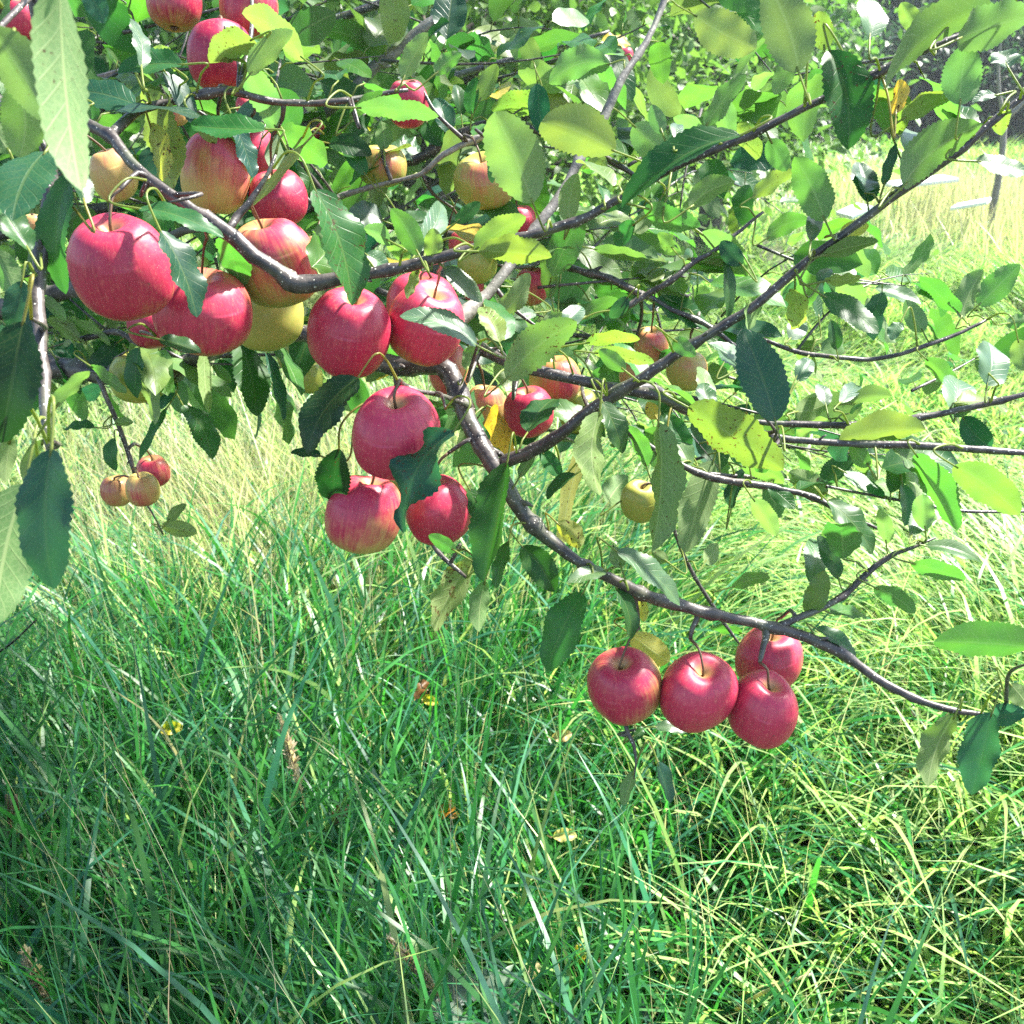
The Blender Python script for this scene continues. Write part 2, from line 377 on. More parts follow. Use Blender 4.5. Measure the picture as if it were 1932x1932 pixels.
def scatter(n, y0, y1, power=1.0, pad=.7):
    y = (y0 ** (1 - power) + rng.uniform(size=n) * (y1 ** (1 - power) - y0 ** (1 - power))) ** (1 / (1 - power)) if power != 1 else y0 * (y1 / y0) ** rng.uniform(size=n)
    x = rng.uniform(-1, 1, n) * (y * .56 + pad)
    return np.stack([x, y], -1)

def meadow(mb, n, y0, y1, wmin, wmax, lmin, lmax, K, power=0.0, straw_bias=0.0, arch=0.0):
    p = scatter(n, y0, y1, power)
    x, y = p[:, 0], p[:, 1]
    # tufts: pull the blades towards tuft centres
    cell = .16 + .012 * y
    cx = (np.floor(x / cell) + .5 + .35 * np.sin(np.floor(y / cell) * 12.9)) * cell; cy_ = (np.floor(y / cell) + .5 + .35 * np.sin(np.floor(x / cell) * 7.1)) * cell
    pull = rng.uniform(0, .75, n); x = x + (cx - x) * pull; y = y + (cy_ - y) * pull
    p = np.stack([x, y], -1)
    lay = np.clip(bright_amount(x, y), 0, 1)
    flow = vnoise(x * .75 + 3, y * .75, 5) * 7.5 + .6
    tuft = np.arctan2(y - cy_, x - cx)
    az = np.where(rng.uniform(size=n) < .25 + .65 * lay, flow + rng.normal(size=n) * .45, tuft + rng.normal(size=n) * .9)
    lean = np.abs(rng.normal(size=n)) * .22 + lay * .45 * vnoise(x * 1.1, y * 1.1, 6) * 1.6
    bend = rng.uniform(.3, 1.9, n) + arch * rng.uniform(.2, 1.0, n) + lay * 1.1 * rng.uniform(.3, 1, n)
    height = .55 + .75 * vnoise(x * 1.4, y * 1.4, 8)
    length = rng.uniform(lmin, lmax, n) * height
    width = rng.uniform(wmin, wmax, n)
    s = straw_amount(x, y) * .55 + straw_bias + .015
    isdry = rng.uniform(size=n) < s
    br = np.clip(bright_amount(x, y) + .35 * (vnoise(x * 1.2 + 7, y * 1.2, 9) - .5), 0, 1)
    mixb = rng.uniform(size=n)
    col = GREEN + (BLUE - GREEN) * (rng.uniform(size=n) < .35)[:, None]
    lime = rng.uniform(size=n) < br * .75 + .06
    col = np.where(lime[:, None], LIME, col)
    col = np.where(isdry[:, None], STRAW, col)
    col = col * rng.uniform(.65, 1.35, n)[:, None] * (1 + .08 * rng.normal(size=(n, 3)))
    width = np.where(isdry, width * .38, width); bend = np.where(isdry, bend * .35, bend); length = np.where(isdry, length * 1.15, length)
    blades(mb, p, length, width, az, lean, bend, np.concatenate([np.clip(col, .01, .8), np.zeros((n, 1))], 1), K)

mb = MB()
meadow(mb, 21000, .55, 3.2, .005, .0105, .25, .6, 7)
meadow(mb, 5200, .6, 3.2, .008, .014, .4, .75, 10, 0, 0, 1.0)
meadow(mb, 46000, 3.0, 8.5, .006, .012, .25, .6, 6)
meadow(mb, 42000, 8, 20, .008, .018, .25, .5, 3)
meadow(mb, 22000, 18, 48, .02, .05, .25, .5, 2)
tag(mb.build('long_grass', BLADE), 'long tangled green orchard grass, arching and laid over, covering the whole ground', 'grass', kind='stuff')
mb = MB()
meadow(mb, 1500, .6, 5.5, .0022, .004, .4, .75, 5, 0, .95)
n = 9000; p = scatter(n, .5, 5, 0); col = np.array([.16, .12, .07]) * rng.uniform(.4, 1.6, n)[:, None]
blades(mb, p, rng.uniform(.15, .4, n), rng.uniform(.003, .007, n), rng.uniform(0, 6.28, n), rng.uniform(.9, 1.5, n), rng.uniform(0, .5, n), np.concatenate([col, np.zeros((n, 1))], 1), 3)
p = np.stack([rng.normal(-.75, .55, 2200), rng.normal(3.0, .5, 2200)], -1)
n = len(p); col = STRAW * rng.uniform(.6, 1.25, n)[:, None]
blades(mb, p, rng.uniform(.3, .62, n), rng.uniform(.002, .0045, n), rng.uniform(0, 6.28, n), np.abs(rng.normal(size=n)) * .3, rng.uniform(0, .6, n), np.concatenate([col, np.zeros((n, 1))], 1), 4)
p = np.stack([rng.normal(4.7, 1.0, 4000), rng.normal(10.6, 1.6, 4000)], -1)
n = len(p); col = STRAW * rng.uniform(.7, 1.3, n)[:, None]
blades(mb, p, rng.uniform(.3, .6, n), rng.uniform(.006, .014, n), rng.uniform(0, 6.28, n), np.abs(rng.normal(size=n)) * .3, rng.uniform(0, .6, n), np.concatenate([col, np.zeros((n, 1))], 1), 3)
tag(mb.build('dry_grass', BLADE), 'thin straw-coloured dry grass stalks standing among the green grass', 'dry grass', kind='stuff')

n = 2600; p = scatter(n, .6, 4.5, 0); mb = MB()
B = np.stack([p[:, 0], p[:, 1], ground_z(p[:, 0], p[:, 1]) + rng.uniform(.03, .2, n)], -1); L = rng.uniform(.02, .05, n)
col = np.where((rng.uniform(size=n) < .12)[:, None], [.18, .10, .04], [.035, .12, .045]) * rng.uniform(.6, 1.4, (n, 1))
small_leaves(mb, B, rng.normal(size=(n, 3)) * [1, 1, .4], rng.normal(size=(n, 3)) * .4 + [0, -.2, 1], L, L * rng.uniform(.5, .9, n), np.concatenate([col, np.full((n, 1), .1)], 1))
tag(mb.build('ground_cover', LEAF), 'low clover and weed leaves with dead leaf scraps between the grass stems', 'ground cover', kind='stuff')

# ------------------------------------------------------------------ trees beyond the near branches
def background_tree(name, label, cat, X, Y, H, crown_c, crown_r, n_clump, per, leaf_len, tint_a, tint_b, trunk_r, seed, group=None, low=.2):
    r = np.random.default_rng(seed)
    root = empty(name, (X, Y, 0)); tag(root, label, cat, group)
    cc = np.array(crown_c); cr = np.array(crown_r)
    d = r.normal(size=(n_clump, 3)); d /= np.linalg.norm(d, axis=1)[:, None]
    cl = cc + d * cr * (r.uniform(.25, 1, n_clump) ** .5)[:, None]
    cl[:, 2] = np.maximum(cl[:, 2], low)
    tb = MB()
    top = np.array([X + r.normal() * .2, Y, cc[2] + cr[2] * .3])
    tube(tb, catmull([[X, Y, -.1, trunk_r * 1.3], [X + .05, Y, .5, trunk_r], [X, Y + .1, cc[2] * .7, trunk_r * .75], [*top, trunk_r * .3]], .15), 8, rough=.06)
    tb.build('trunk', BARK_OLD, root)
    lb = MB()
    for c in cl[r.permutation(n_clump)[:min(26, n_clump)]]:
        st = np.array([X, Y, max(.6, min(c[2] * .8, top[2]) * r.uniform(.55, .95))])
        mid = (st + c) / 2 + r.normal(size=3) * .12
        tube(lb, catmull([[*st, trunk_r * .4], [*mid, trunk_r * .25], [*c, trunk_r * .07]], .2), 6)
    lb.build('limbs', BARK_OLD, root)
    n = n_clump * per
    spread = np.mean(cr) * .30
    off = r.normal(size=(n, 3)) * spread * np.array([1, 1, .75])
    B = np.repeat(cl, per, 0) + off
    B[:, 2] = np.maximum(B[:, 2], .08)
    A = r.normal(size=(n, 3)) + off / spread * .5 + np.array([0, 0, -.25])
    N = r.normal(size=(n, 3)) * .75 + np.array([0, 0, 1])
    L = leaf_len * r.uniform(.6, 1.2, n); W = L * r.uniform(.42, .6, n)
    k = np.repeat(r.uniform(size=n_clump), per)[:, None] * .7 + r.uniform(size=(n, 1)) * .3
    col = np.array(tint_a) + (np.array(tint_b) - np.array(tint_a)) * k
    col = col * r.uniform(.8, 1.2, (n, 1))
    fb = MB(); small_leaves(fb, B, A, N, L, W, np.concatenate([col, np.full((n, 1), .05)], 1))
    o = fb.build('crown', LEAF, root); return root, cl

DG, MG, LG = (.022, .065, .03), (.05, .115, .045), (.09, .16, .05)
background_tree('apple_tree', 'leafy apple tree in the haze right behind the near branches, top centre', 'apple tree', -.5, 6.6, 3.2, (-.45, 6.5, 1.75), (1.75, 1.3, 1.35), 60, 260, .085, MG, LG, .11, 11, 'apple trees in the orchard behind')
background_tree('apple_tree', 'dark dense apple tree filling the gap behind the upper left leaves', 'apple tree', -3.3, 5.6, 3.4, (-3.0, 5.4, 1.9), (1.6, 1.2, 1.4), 50, 240, .085, DG, MG, .12, 12, 'apple trees in the orchard behind')
background_tree('apple_tree', 'smaller apple tree beside the dark hedge gap, its crown right of the leafy tree behind', 'apple tree', 1.5, 8.8, 2.6, (1.35, 8.8, 1.55), (1.1, 1.0, 1.0), 40, 220, .085, MG, (.07, .14, .05), .09, 13, 'apple trees in the orchard behind')
far = [(-13, 27, 7, (.03, .075, .035), 'dark broad tree at the far left of the tree line beyond the orchard'),
       (-5, 29, 8, (.04, .09, .045), 'tall mid-green tree of the tree line, hidden mostly by the orchard crowns'),
       (2.5, 28, 7.5, (.022, .055, .035), 'dark tree of the tree line left of the shadowy gap at upper right'),
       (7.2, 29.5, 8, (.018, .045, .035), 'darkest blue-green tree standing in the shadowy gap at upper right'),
       (11.2, 25.5, 6.5, (.07, .12, .05), 'pale speckled bushy tree at the meadow edge, upper right'),
       (16.5, 27, 7.5, (.03, .07, .035), 'dark green tree at the right end of the far tree line'),
       (22.5, 29, 7.5, (.04, .09, .04), 'mid-green tree at the far right beyond the picture edge')]
for i, (X, Y, H, c, lab) in enumerate(far):
    background_tree('tree', lab, 'tree', X, Y, H, (X, Y, H * .5), (3.3, 2.2, H * .5), 80, 300, .30, tuple(np.array(c) * .75), tuple(np.array(c) * 1.5), .22, 30 + i, 'trees in the far tree line', .3)

for i, (X, Y, rx, H, c, lab) in enumerate([(4.6, 21.5, 1.9, 2.3, (.020, .05, .04), 'low dark blue-green shrub under the tree line, left of the shadowy gap'),
        (8.3, 22.5, 2.0, 2.6, (.012, .032, .03), 'blackish shrub filling the shadowy gap at upper right'), (12.4, 21.0, 1.9, 2.0, (.05, .10, .05), 'rounded mid-green shrub at the meadow edge beside the pale bushy tree'),  # blackish leaf tint stands for the shadow in the gap
        (1.2, 23.5, 1.8, 2.4, (.03, .07, .045), 'shrub at the meadow edge glimpsed between the near leaves at centre top')]):
    background_tree('shrub', lab, 'shrub', X, Y, H, (X, Y, H * .48), (rx, 1.2, H * .5), 60, 260, .16, tuple(np.array(c) * .8), tuple(np.array(c) * 1.5), .08, 50 + i, 'shrubs along the meadow edge', .15)

# white boards lying in the meadow and the forked sapling beside them
def board(name, u, v, wpx, deep, th, yaw, label):
    z = .42
    d = (CAM[2] - z) / -(FWD - (v - 966) / F * UP)[2]
    c = P(u, v, d); W = wpx / F * d
    bmv = []
    hx, hy = W / 2, deep / 2
    prof = [(-hx, -hy), (hx, -hy), (hx * .97, hy), (-hx * .95, hy * .9)]
    s, q = math.sin(yaw), math.cos(yaw)
    ins = .006
    rings = [(1 - ins / hx, -th / 2), (1, -th / 2 + ins), (1, th / 2 - ins), (1 - ins / hx, th / 2)]
    for k, zz in rings:
        for (a, b) in prof: bmv.append((k * (a * q - b * s), k * (a * s + b * q), zz + .03 * a / hx))
    f = [list(x) for x in grid_faces(4, 4, True)] + [[3, 2, 1, 0], [12, 13, 14, 15]]
    m = MB(); m.add(np.array(bmv) + c, f)
    return tag(m.build(name, WHITE, loc=c, smooth=False), label, 'board', 'white boards lying in the meadow')
board('white_board', 1735, 343, 120, .34, .035, .08, 'long flat white board lying in the meadow, farthest of the three, upper right')
board('white_board', 1832, 385, 62, .3, .03, -.5, 'small tilted white board on the pale dry grass, rightmost of the three')
board('white_board', 1612, 398, 46, .26, .03, .25, 'short white board half hidden by leaves, nearest of the three')
r_ = empty('sapling', P(1868, 410, 9.6) * np.array([1, 1, 0])); tag(r_, 'thin forked grey-green sapling in the meadow at the right edge', 'sapling')
X, Y = r_.location.x, r_.location.y
m = MB(); tube(m, catmull([[X, Y, -.05, .035], [X + .02, Y, .6, .03], [X - .01, Y, 1.0, .026]], .1), 8, rough=.05)
m.build('trunk', BARK_GREY, r_)
m = MB(); tube(m, catmull([[X - .01, Y, 1.0, .022], [X + .22, Y, 1.25, .017], [X + .6, Y, 1.6, .01]], .1), 8); m.build('limb', BARK_GREY, r_)
m = MB(); tube(m, catmull([[X - .01, Y, 1.0, .02], [X - .12, Y, 1.35, .014], [X - .16, Y, 1.9, .008]], .1), 8); m.build('limb', BARK_GREY, r_)
n = 260; B = np.stack([X + rng.normal(.25, .35, n), Y + rng.normal(0, .25, n), rng.uniform(1.35, 2.1, n)], -1)
m = MB(); small_leaves(m, B, rng.normal(size=(n, 3)), rng.normal(size=(n, 3)) * .6 + [0, 0, 1], rng.uniform(.05, .08, n), rng.uniform(.025, .04, n), np.tile([*MG, .1], (n, 1)))
m.build('crown', LEAF, r_)

hz = bpy.data.meshes.new('haze')
x0, x1, y0, y1, z0, z1 = -155, 155, -12, 205, -1.1, 9.5
hz.from_pydata([(x, y, z) for x in (x0, x1) for y in (y0, y1) for z in (z0, z1)], [], [(0, 1, 3, 2), (4, 6, 7, 5), (0, 4, 5, 1), (2, 3, 7, 6), (0, 2, 6, 4), (1, 5, 7, 3)])
ho = bpy.data.objects.new('haze', hz); C.objects.link(ho); tag(ho, 'thin pale morning haze filling the orchard air', 'haze', kind='stuff')
m_, t_ = nt('haze'); pv = t_.nodes.new('ShaderNodeVolumePrincipled'); pv.inputs['Color'].default_value = (.85, .93, 1, 1); pv.inputs['Density'].default_value = .0014; pv.inputs['Anisotropy'].default_value = .3
mo = t_.nodes.new('ShaderNodeOutputMaterial'); t_.links.new(pv.outputs[0], mo.inputs['Volume']); hz.materials.append(m_)
# ------------------------------------------------------------------ the near apple tree: trunk, branches
TRUNK = np.array([-1.45, 1.25, 0.0])
tree = empty('apple_tree', TRUNK)
tag(tree, 'near apple tree whose fruiting branches reach in from the left across the picture', 'apple tree')
# every branch: material, then rows of (u, v, depth, thickness) in picture units
BR = {
 'limb': ('dark', [(-560, 640, 1.36, 60), (-200, 684, 1.32, 52), (100, 694, 1.26, 46), (250, 708, 1.20, 42), (340, 690, 1.14, 40), (430, 640, 1.08, 40), (540, 622, 1.03, 40), (640, 640, 1.0, 40),
                  (740, 690, .97, 40), (800, 688, .955, 42), (846, 702, .945, 44), (870, 745, .94, 38), (888, 795, .93, 37), (912, 842, .92, 36), (945, 892, .915, 35), (985, 958, .915, 36),
                  (1020, 1003, .92, 38), (1055, 1033, .92, 36), (1090, 1058, .92, 30), (1150, 1090, .93, 28), (1220, 1124, .945, 27), (1300, 1149, .96, 25), (1370, 1163, .97, 24), (1440, 1180, .98, 25),
                  (1500, 1194, .98, 22), (1580, 1228, .975, 21), (1650, 1277, .97, 19), (1720, 1316, .96, 17), (1790, 1339, .95, 14), (1850, 1349, .95, 11), (1900, 1362, .95, 7)]),
 'bough': ('dark', [(-420, 60, 1.1, 34), (-150, 150, .92, 28), (40, 215, .84, 24), (140, 238, .81, 24), (205, 262, .80, 25), (250, 312, .79, 26), (305, 358, .785, 25), (370, 400, .785, 24), (430, 438, .79, 25), (500, 494, .795, 27),
                   (550, 530, .80, 29), (582, 541, .80, 31), (640, 529, .80, 24), (710, 514, .80, 21), (800, 496, .80, 20), (900, 473, .80, 19), (1000, 447, .80, 18), (1090, 420, .80, 18), (1160, 386, .79, 17), (1230, 345, .785, 17),
                   (1300, 307, .78, 16), (1400, 265, .775, 16), (1500, 217, .77, 15), (1640, 150, .76, 14), (1760, 90, .75, 11), (1860, 48, .75, 8), (1935, 10, .75, 5)]),
 'upper': ('dark', [(205, 262, .80, 20), (240, 228, .82, 19), (285, 204, .84, 18), (350, 190, .85, 17), (430, 176, .86, 19), (490, 191, .87, 16), (560, 198, .88, 15), (640, 194, .88, 15), (720, 179, .89, 13), (770, 170, .89, 8)]),
 'sweep': ('dark', [(945, 875, .915, 26), (1000, 856, .90, 25), (1060, 820, .88, 23), (1110, 775, .87, 22), (1170, 737, .855, 22), (1215, 710, .845, 21), (1260, 678, .84, 20), (1330, 634, .83, 19), (1420, 578, .82, 18), (1500, 512, .81, 17),
                   (1560, 464, .80, 16), (1640, 404, .79, 15), (1720, 345, .78, 15), (1790, 293, .77, 14), (1860, 234, .765, 13), (1945, 168, .76, 11), (2060, 90, .76, 8)]),
 'rear': ('greyd', [(740, 690, .97, 26), (800, 650, 1.0, 26), (860, 618, 1.03, 27), (888, 592, 1.04, 29), (915, 566, 1.05, 23), (960, 510, 1.06, 20), (1000, 457, 1.07, 19), (1060, 370, 1.08, 17), (1100, 290, 1.09, 17), (1140, 220, 1.10, 16), (1172, 150, 1.10, 15), (1212, 88, 1.11, 13), (1250, 15, 1.12, 12), (1275, -60, 1.12, 9)]),
 'runner': ('dark', [(860, 618, 1.03, 24), (900, 652, .98, 24), (950, 681, .95, 23), (1010, 702, .935, 22), (1080, 719, .93, 21), (1140, 730, .925, 20), (1195, 738, .92, 20), (1240, 748, .91, 18), (1300, 770, .905, 17), (1370, 797, .90, 16), (1450, 822, .895, 16), (1540, 834, .89, 15), (1630, 841, .885, 14), (1740, 845, .88, 13), (1840, 850, .875, 12), (1950, 856, .87, 10)]),
 'runner2': ('dark', [(1195, 738, .92, 18), (1232, 738, .94, 17), (1255, 752, .945, 15), (1290, 778, .95, 12), (1340, 790, .96, 10), (1450, 800, .96, 12), (1550, 803, .955, 13), (1640, 800, .95, 12), (1730, 789, .945, 12), (1830, 769, .94, 12), (1950, 740, .93, 9)]),
 'grey': ('grey', [(470, 330, 1.36, 22), (530, 268, 1.34, 22), (590, 228, 1.33, 22), (645, 190, 1.32, 22), (695, 145, 1.31, 22), (742, 104, 1.3, 22), (800, 55, 1.3, 21), (870, 2, 1.3, 19), (940, -60, 1.3, 17)]),
 'thinmid': ('greyd', [(600, 395, 1.16, 10), (650, 372, 1.15, 11), (740, 346, 1.14, 11), (800, 330, 1.13, 11), (840, 295, 1.12, 10), (900, 264, 1.12, 9), (985, 240, 1.12, 8)]),
 'darkback': ('dark', [(560, 400, 1.3, 20), (700, 330, 1.28, 20), (790, 300, 1.26, 20), (870, 255, 1.24, 18), (950, 235, 1.23, 15), (1050, 262, 1.22, 13), (1160, 310, 1.2, 11), (1200, 335, 1.2, 9)]),
 'cross': ('dark', [(1030, 492, 1.16, 15), (1090, 508, 1.15, 14), (1150, 526, 1.14, 14), (1220, 556, 1.13, 13), (1270, 585, 1.12, 11), (1330, 610, 1.12, 9), (1390, 655, 1.11, 7)]),
 'cross2': ('dark', [(1172, 584, 1.10, 11), (1215, 558, 1.10, 11), (1262, 530, 1.09, 11), (1305, 496, 1.09, 10), (1350, 470, 1.09, 8), (1440, 400, 1.09, 6)]),
 'low': ('dark', [(1110, 770, 1.05, 11), (1180, 815, 1.05, 13), (1250, 857, 1.05, 13), (1330, 895, 1.05, 13), (1450, 917, 1.05, 12), (1535, 938, 1.05, 11), (1600, 975, 1.05, 9), (1660, 1000, 1.05, 6)]),
 'low2': ('dark', [(1330, 895, 1.06, 9), (1480, 907, 1.1, 7), (1650, 935, 1.12, 6), (1800, 962, 1.12, 6), (1945, 965, 1.12, 5)]),
 'right': ('dark', [(1440, 640, 1.15, 8), (1510, 664, 1.14, 9), (1580, 674, 1.13, 9), (1640, 678, 1.13, 9), (1700, 668, 1.12, 9), (1745, 652, 1.12, 9), (1800, 632, 1.12, 8), (1860, 604, 1.12, 6)]),
 'riser': ('dark', [(100, 900, .60, 0.1), (88, 815, .61, 14), (82, 740, .62, 16), (74, 640, .64, 18), (70, 530, .66, 20), (86, 420, .67, 20), (97, 330, .67, 20), (88, 235, .67, 21), (104, 125, .66, 24), (90, 62, .65, 22), (70, -20, .64, 22), (30, -200, .66, 26), (-300, -420, .85, 34)]),
 'left': ('old', [(-420, 620, 1.3, 46), (-100, 600, 1.2, 40), (10, 585, 1.14, 36), (70, 560, 1.1, 34), (150, 540, 1.05, 26), (240, 520, .98, 18), (330, 440, .92, 14), (400, 430, .9, 10)]),
 'hang': ('dark', [(185, 712, 1.2, 11), (200, 750, 1.2, 9), (222, 800, 1.21, 9), (240, 850, 1.22, 9), (250, 885, 1.22, 8), (262, 930, 1.24, 5), (285, 965, 1.25, 4), (308, 1008, 1.26, 3)]),
 'shoot': ('dark', [(1465, 1184, .98, 15), (1500, 1168, .985, 13), (1545, 1150, .99, 13), (1590, 1128, .995, 12), (1625, 1095, 1.0, 12), (1652, 1070, 1.0, 11), (1690, 1047, 1.0, 10), (1725, 1035, 1.0, 7), (1765, 1015, 1.0, 4)]),
 'wisp': ('dark', [(1255, 940, 1.12, 4), (1275, 1005, 1.13, 7), (1296, 1060, 1.14, 8), (1320, 1105, 1.15, 8), (1352, 1155, 1.16, 8), (1395, 1215, 1.17, 4)]),
 'fork': ('dark', [(430, 436, .79, 14), (448, 408, .80, 15), (468, 386, .80, 13), (490, 352, .80, 11), (508, 322, .80, 9), (520, 292, .80, 6)]),
 'spur': ('dark', [(890, 768, .93, 10), (855, 757, .90, 9), (820, 745, .87, 9), (790, 741, .855, 11), (768, 736, .85, 13), (752, 722, .86, 9), (748, 706, .88, 6)]),
 'drop': ('dark', [(1190, 1110, .945, 14), (1198, 1135, .95, 13), (1202, 1160, .955, 9), (1205, 1185, .96, 3)]),
 'drop2': ('dark', [(1318, 1152, .965, 12), (1312, 1172, .965, 11), (1304, 1190, .965, 9), (1302, 1205, .965, 8)]),
 'drop3': ('dark', [(1443, 1182, .98, 17), (1443, 1205, .975, 13), (1436, 1232, .97, 11), (1433, 1250, .965, 7)]),
 'belowtwig': ('dark', [(1180, 1362, .99, 7), (1186, 1385, .99, 8), (1196, 1405, .99, 7), (1200, 1440, .99, 4), (1196, 1470, .99, 2)]),
 'beneath': ('dark', [(800, 1000, .99, 9), (825, 1040, .99, 9), (850, 1066, .99, 8), (880, 1090, .99, 5)]),
 'deepleft': ('dark', [(150, 640, 1.22, 12), (230, 630, 1.2, 10), (300, 690, 1.2, 12), (360, 682, 1.2, 12), (430, 668, 1.18, 8)]),
}
MATS = {'old': BARK_OLD, 'dark': BARK, 'grey': BARK_GREY, 'greyd': BARK_GREY}
BOBJ = {}; SAMP = []                      # samples of every branch, for leaves to find where they grow
for key, (mk, rows) in BR.items():
    path = np.array([[*P(u, v, d), th / 2 * d / F * (.9 if key == 'limb' else 1.3 if key == 'riser' else 1)] for u, v, d, th in rows])
    c = catmull(path, .008)
    rr = np.random.default_rng(len(key) * 7 + len(rows))
    n = len(c); wob = np.convolve(rr.normal(size=n + 8), np.ones(9) / 9, 'valid')
    c[:, 3] = np.maximum(.0006, c[:, 3] * (1 + .34 * wob))
    c[1:-1, :3] += np.stack([np.convolve(rr.normal(size=n + 20), np.ones(21) / 21, 'valid') for _ in range(3)], 1)[1:-1] * c[1:-1, 3:4] * 1.5
    # buds and nodes: short swellings, and stubby spurs
    m = MB()
    for k in range(6, n - 6, 9):
        kk = k + int(rr.integers(0, 8))
        if kk < n: c[kk, 3] *= 1 + rr.uniform(.08, .34)
    tube(m, c, 12 if rows[0][3] > 20 or rows[len(rows) // 2][3] > 16 else 8, rough=.055)
    if c[:, 3].max() > .003 and n > 14:
        for k in rr.integers(4, n - 4, max(2, n // 16)):
            t_ = unit(c[min(n - 1, k + 2), :3] - c[k - 2, :3]); s_ = unit(np.cross(t_, rr.normal(size=3)))
            ln = c[k, 3] * rr.uniform(1.2, 2.6); st = c[k, :3]; r0 = c[k, 3] * .45
            tube(m, [[*st, r0], [*(st + s_ * c[k, 3] * .9 + t_ * ln * .2), r0 * .9], [*(st + s_ * ln * .8 + t_ * ln * .5), r0 * .75], [*(st + s_ * ln + t_ * ln * .8), r0 * .3]], 6, rough=.08)
    BOBJ[key] = m.build('branch', MATS[mk], tree)
    q = c[::2]; SAMP += [(key, *row) for row in q]
SK = [s[0] for s in SAMP]; S3 = np.array([s[1:5] for s in SAMP])
def project(p):
    q = np.asarray(p) - CAM; d = q @ FWD
    return 966 + (q @ RIGHT) / d * F, 966 - (q @ UP) / d * F, d
SU, SV, SD = project(S3[:, :3])
m = MB()
tube(m, catmull([[*(TRUNK + [0, 0, -.1]), .16], [*(TRUNK + [.02, 0, .25]), .115], [*(TRUNK + [-.03, .03, .8]), .10], [*(TRUNK + [.03, .0, 1.3]), .095], [*(TRUNK + [-.05, .05, 1.8]), .075], [*(TRUNK + [.1, .1, 2.5]), .05], [*(TRUNK + [.3, .2, 3.1]), .02]], .05), 14, rough=.04)
m.build('trunk', BARK_OLD, tree)
m = MB()
def join(key, h):
    a = TRUNK + [0, 0, h]; b = S3[SK.index(key)] if key != 'riser' else S3[len(SK) - 1 - SK[::-1].index(key)]
    mid = (a + b[:3]) / 2 + [0, .05, .06]
    tube(m, catmull([[*a, .05], [*mid, (b[3] + .04) / 2], [*b[:3], b[3]]], .05), 10, rough=.04)
join('limb', 1.15); join('bough', 1.45); join('left', 1.25); join('riser', 1.85)
a = TRUNK + [0.05, 0, 2.1]
OVER = [[(*a, .045)], []]
shade_crown_limbs = []  # limbs out of view, placed for the shade their leaves cast
for tip in [(-.55, 1.5, 2.75), (.35, 2.2, 2.65), (1.0, 2.5, 2.7), (-.5, .6, 2.7), (1.5, 2.1, 2.75), (.2, 3.0, 2.8)]:
    tip = np.array(tip); mid = (a + tip) / 2 + [0, 0, .25]
    cl = catmull([[*a, .035], [*mid, .022], [*tip, .006]], .06); tube(m, cl, 8, rough=.04); shade_crown_limbs.append(cl)
m.build('main_limbs', BARK_OLD, tree)

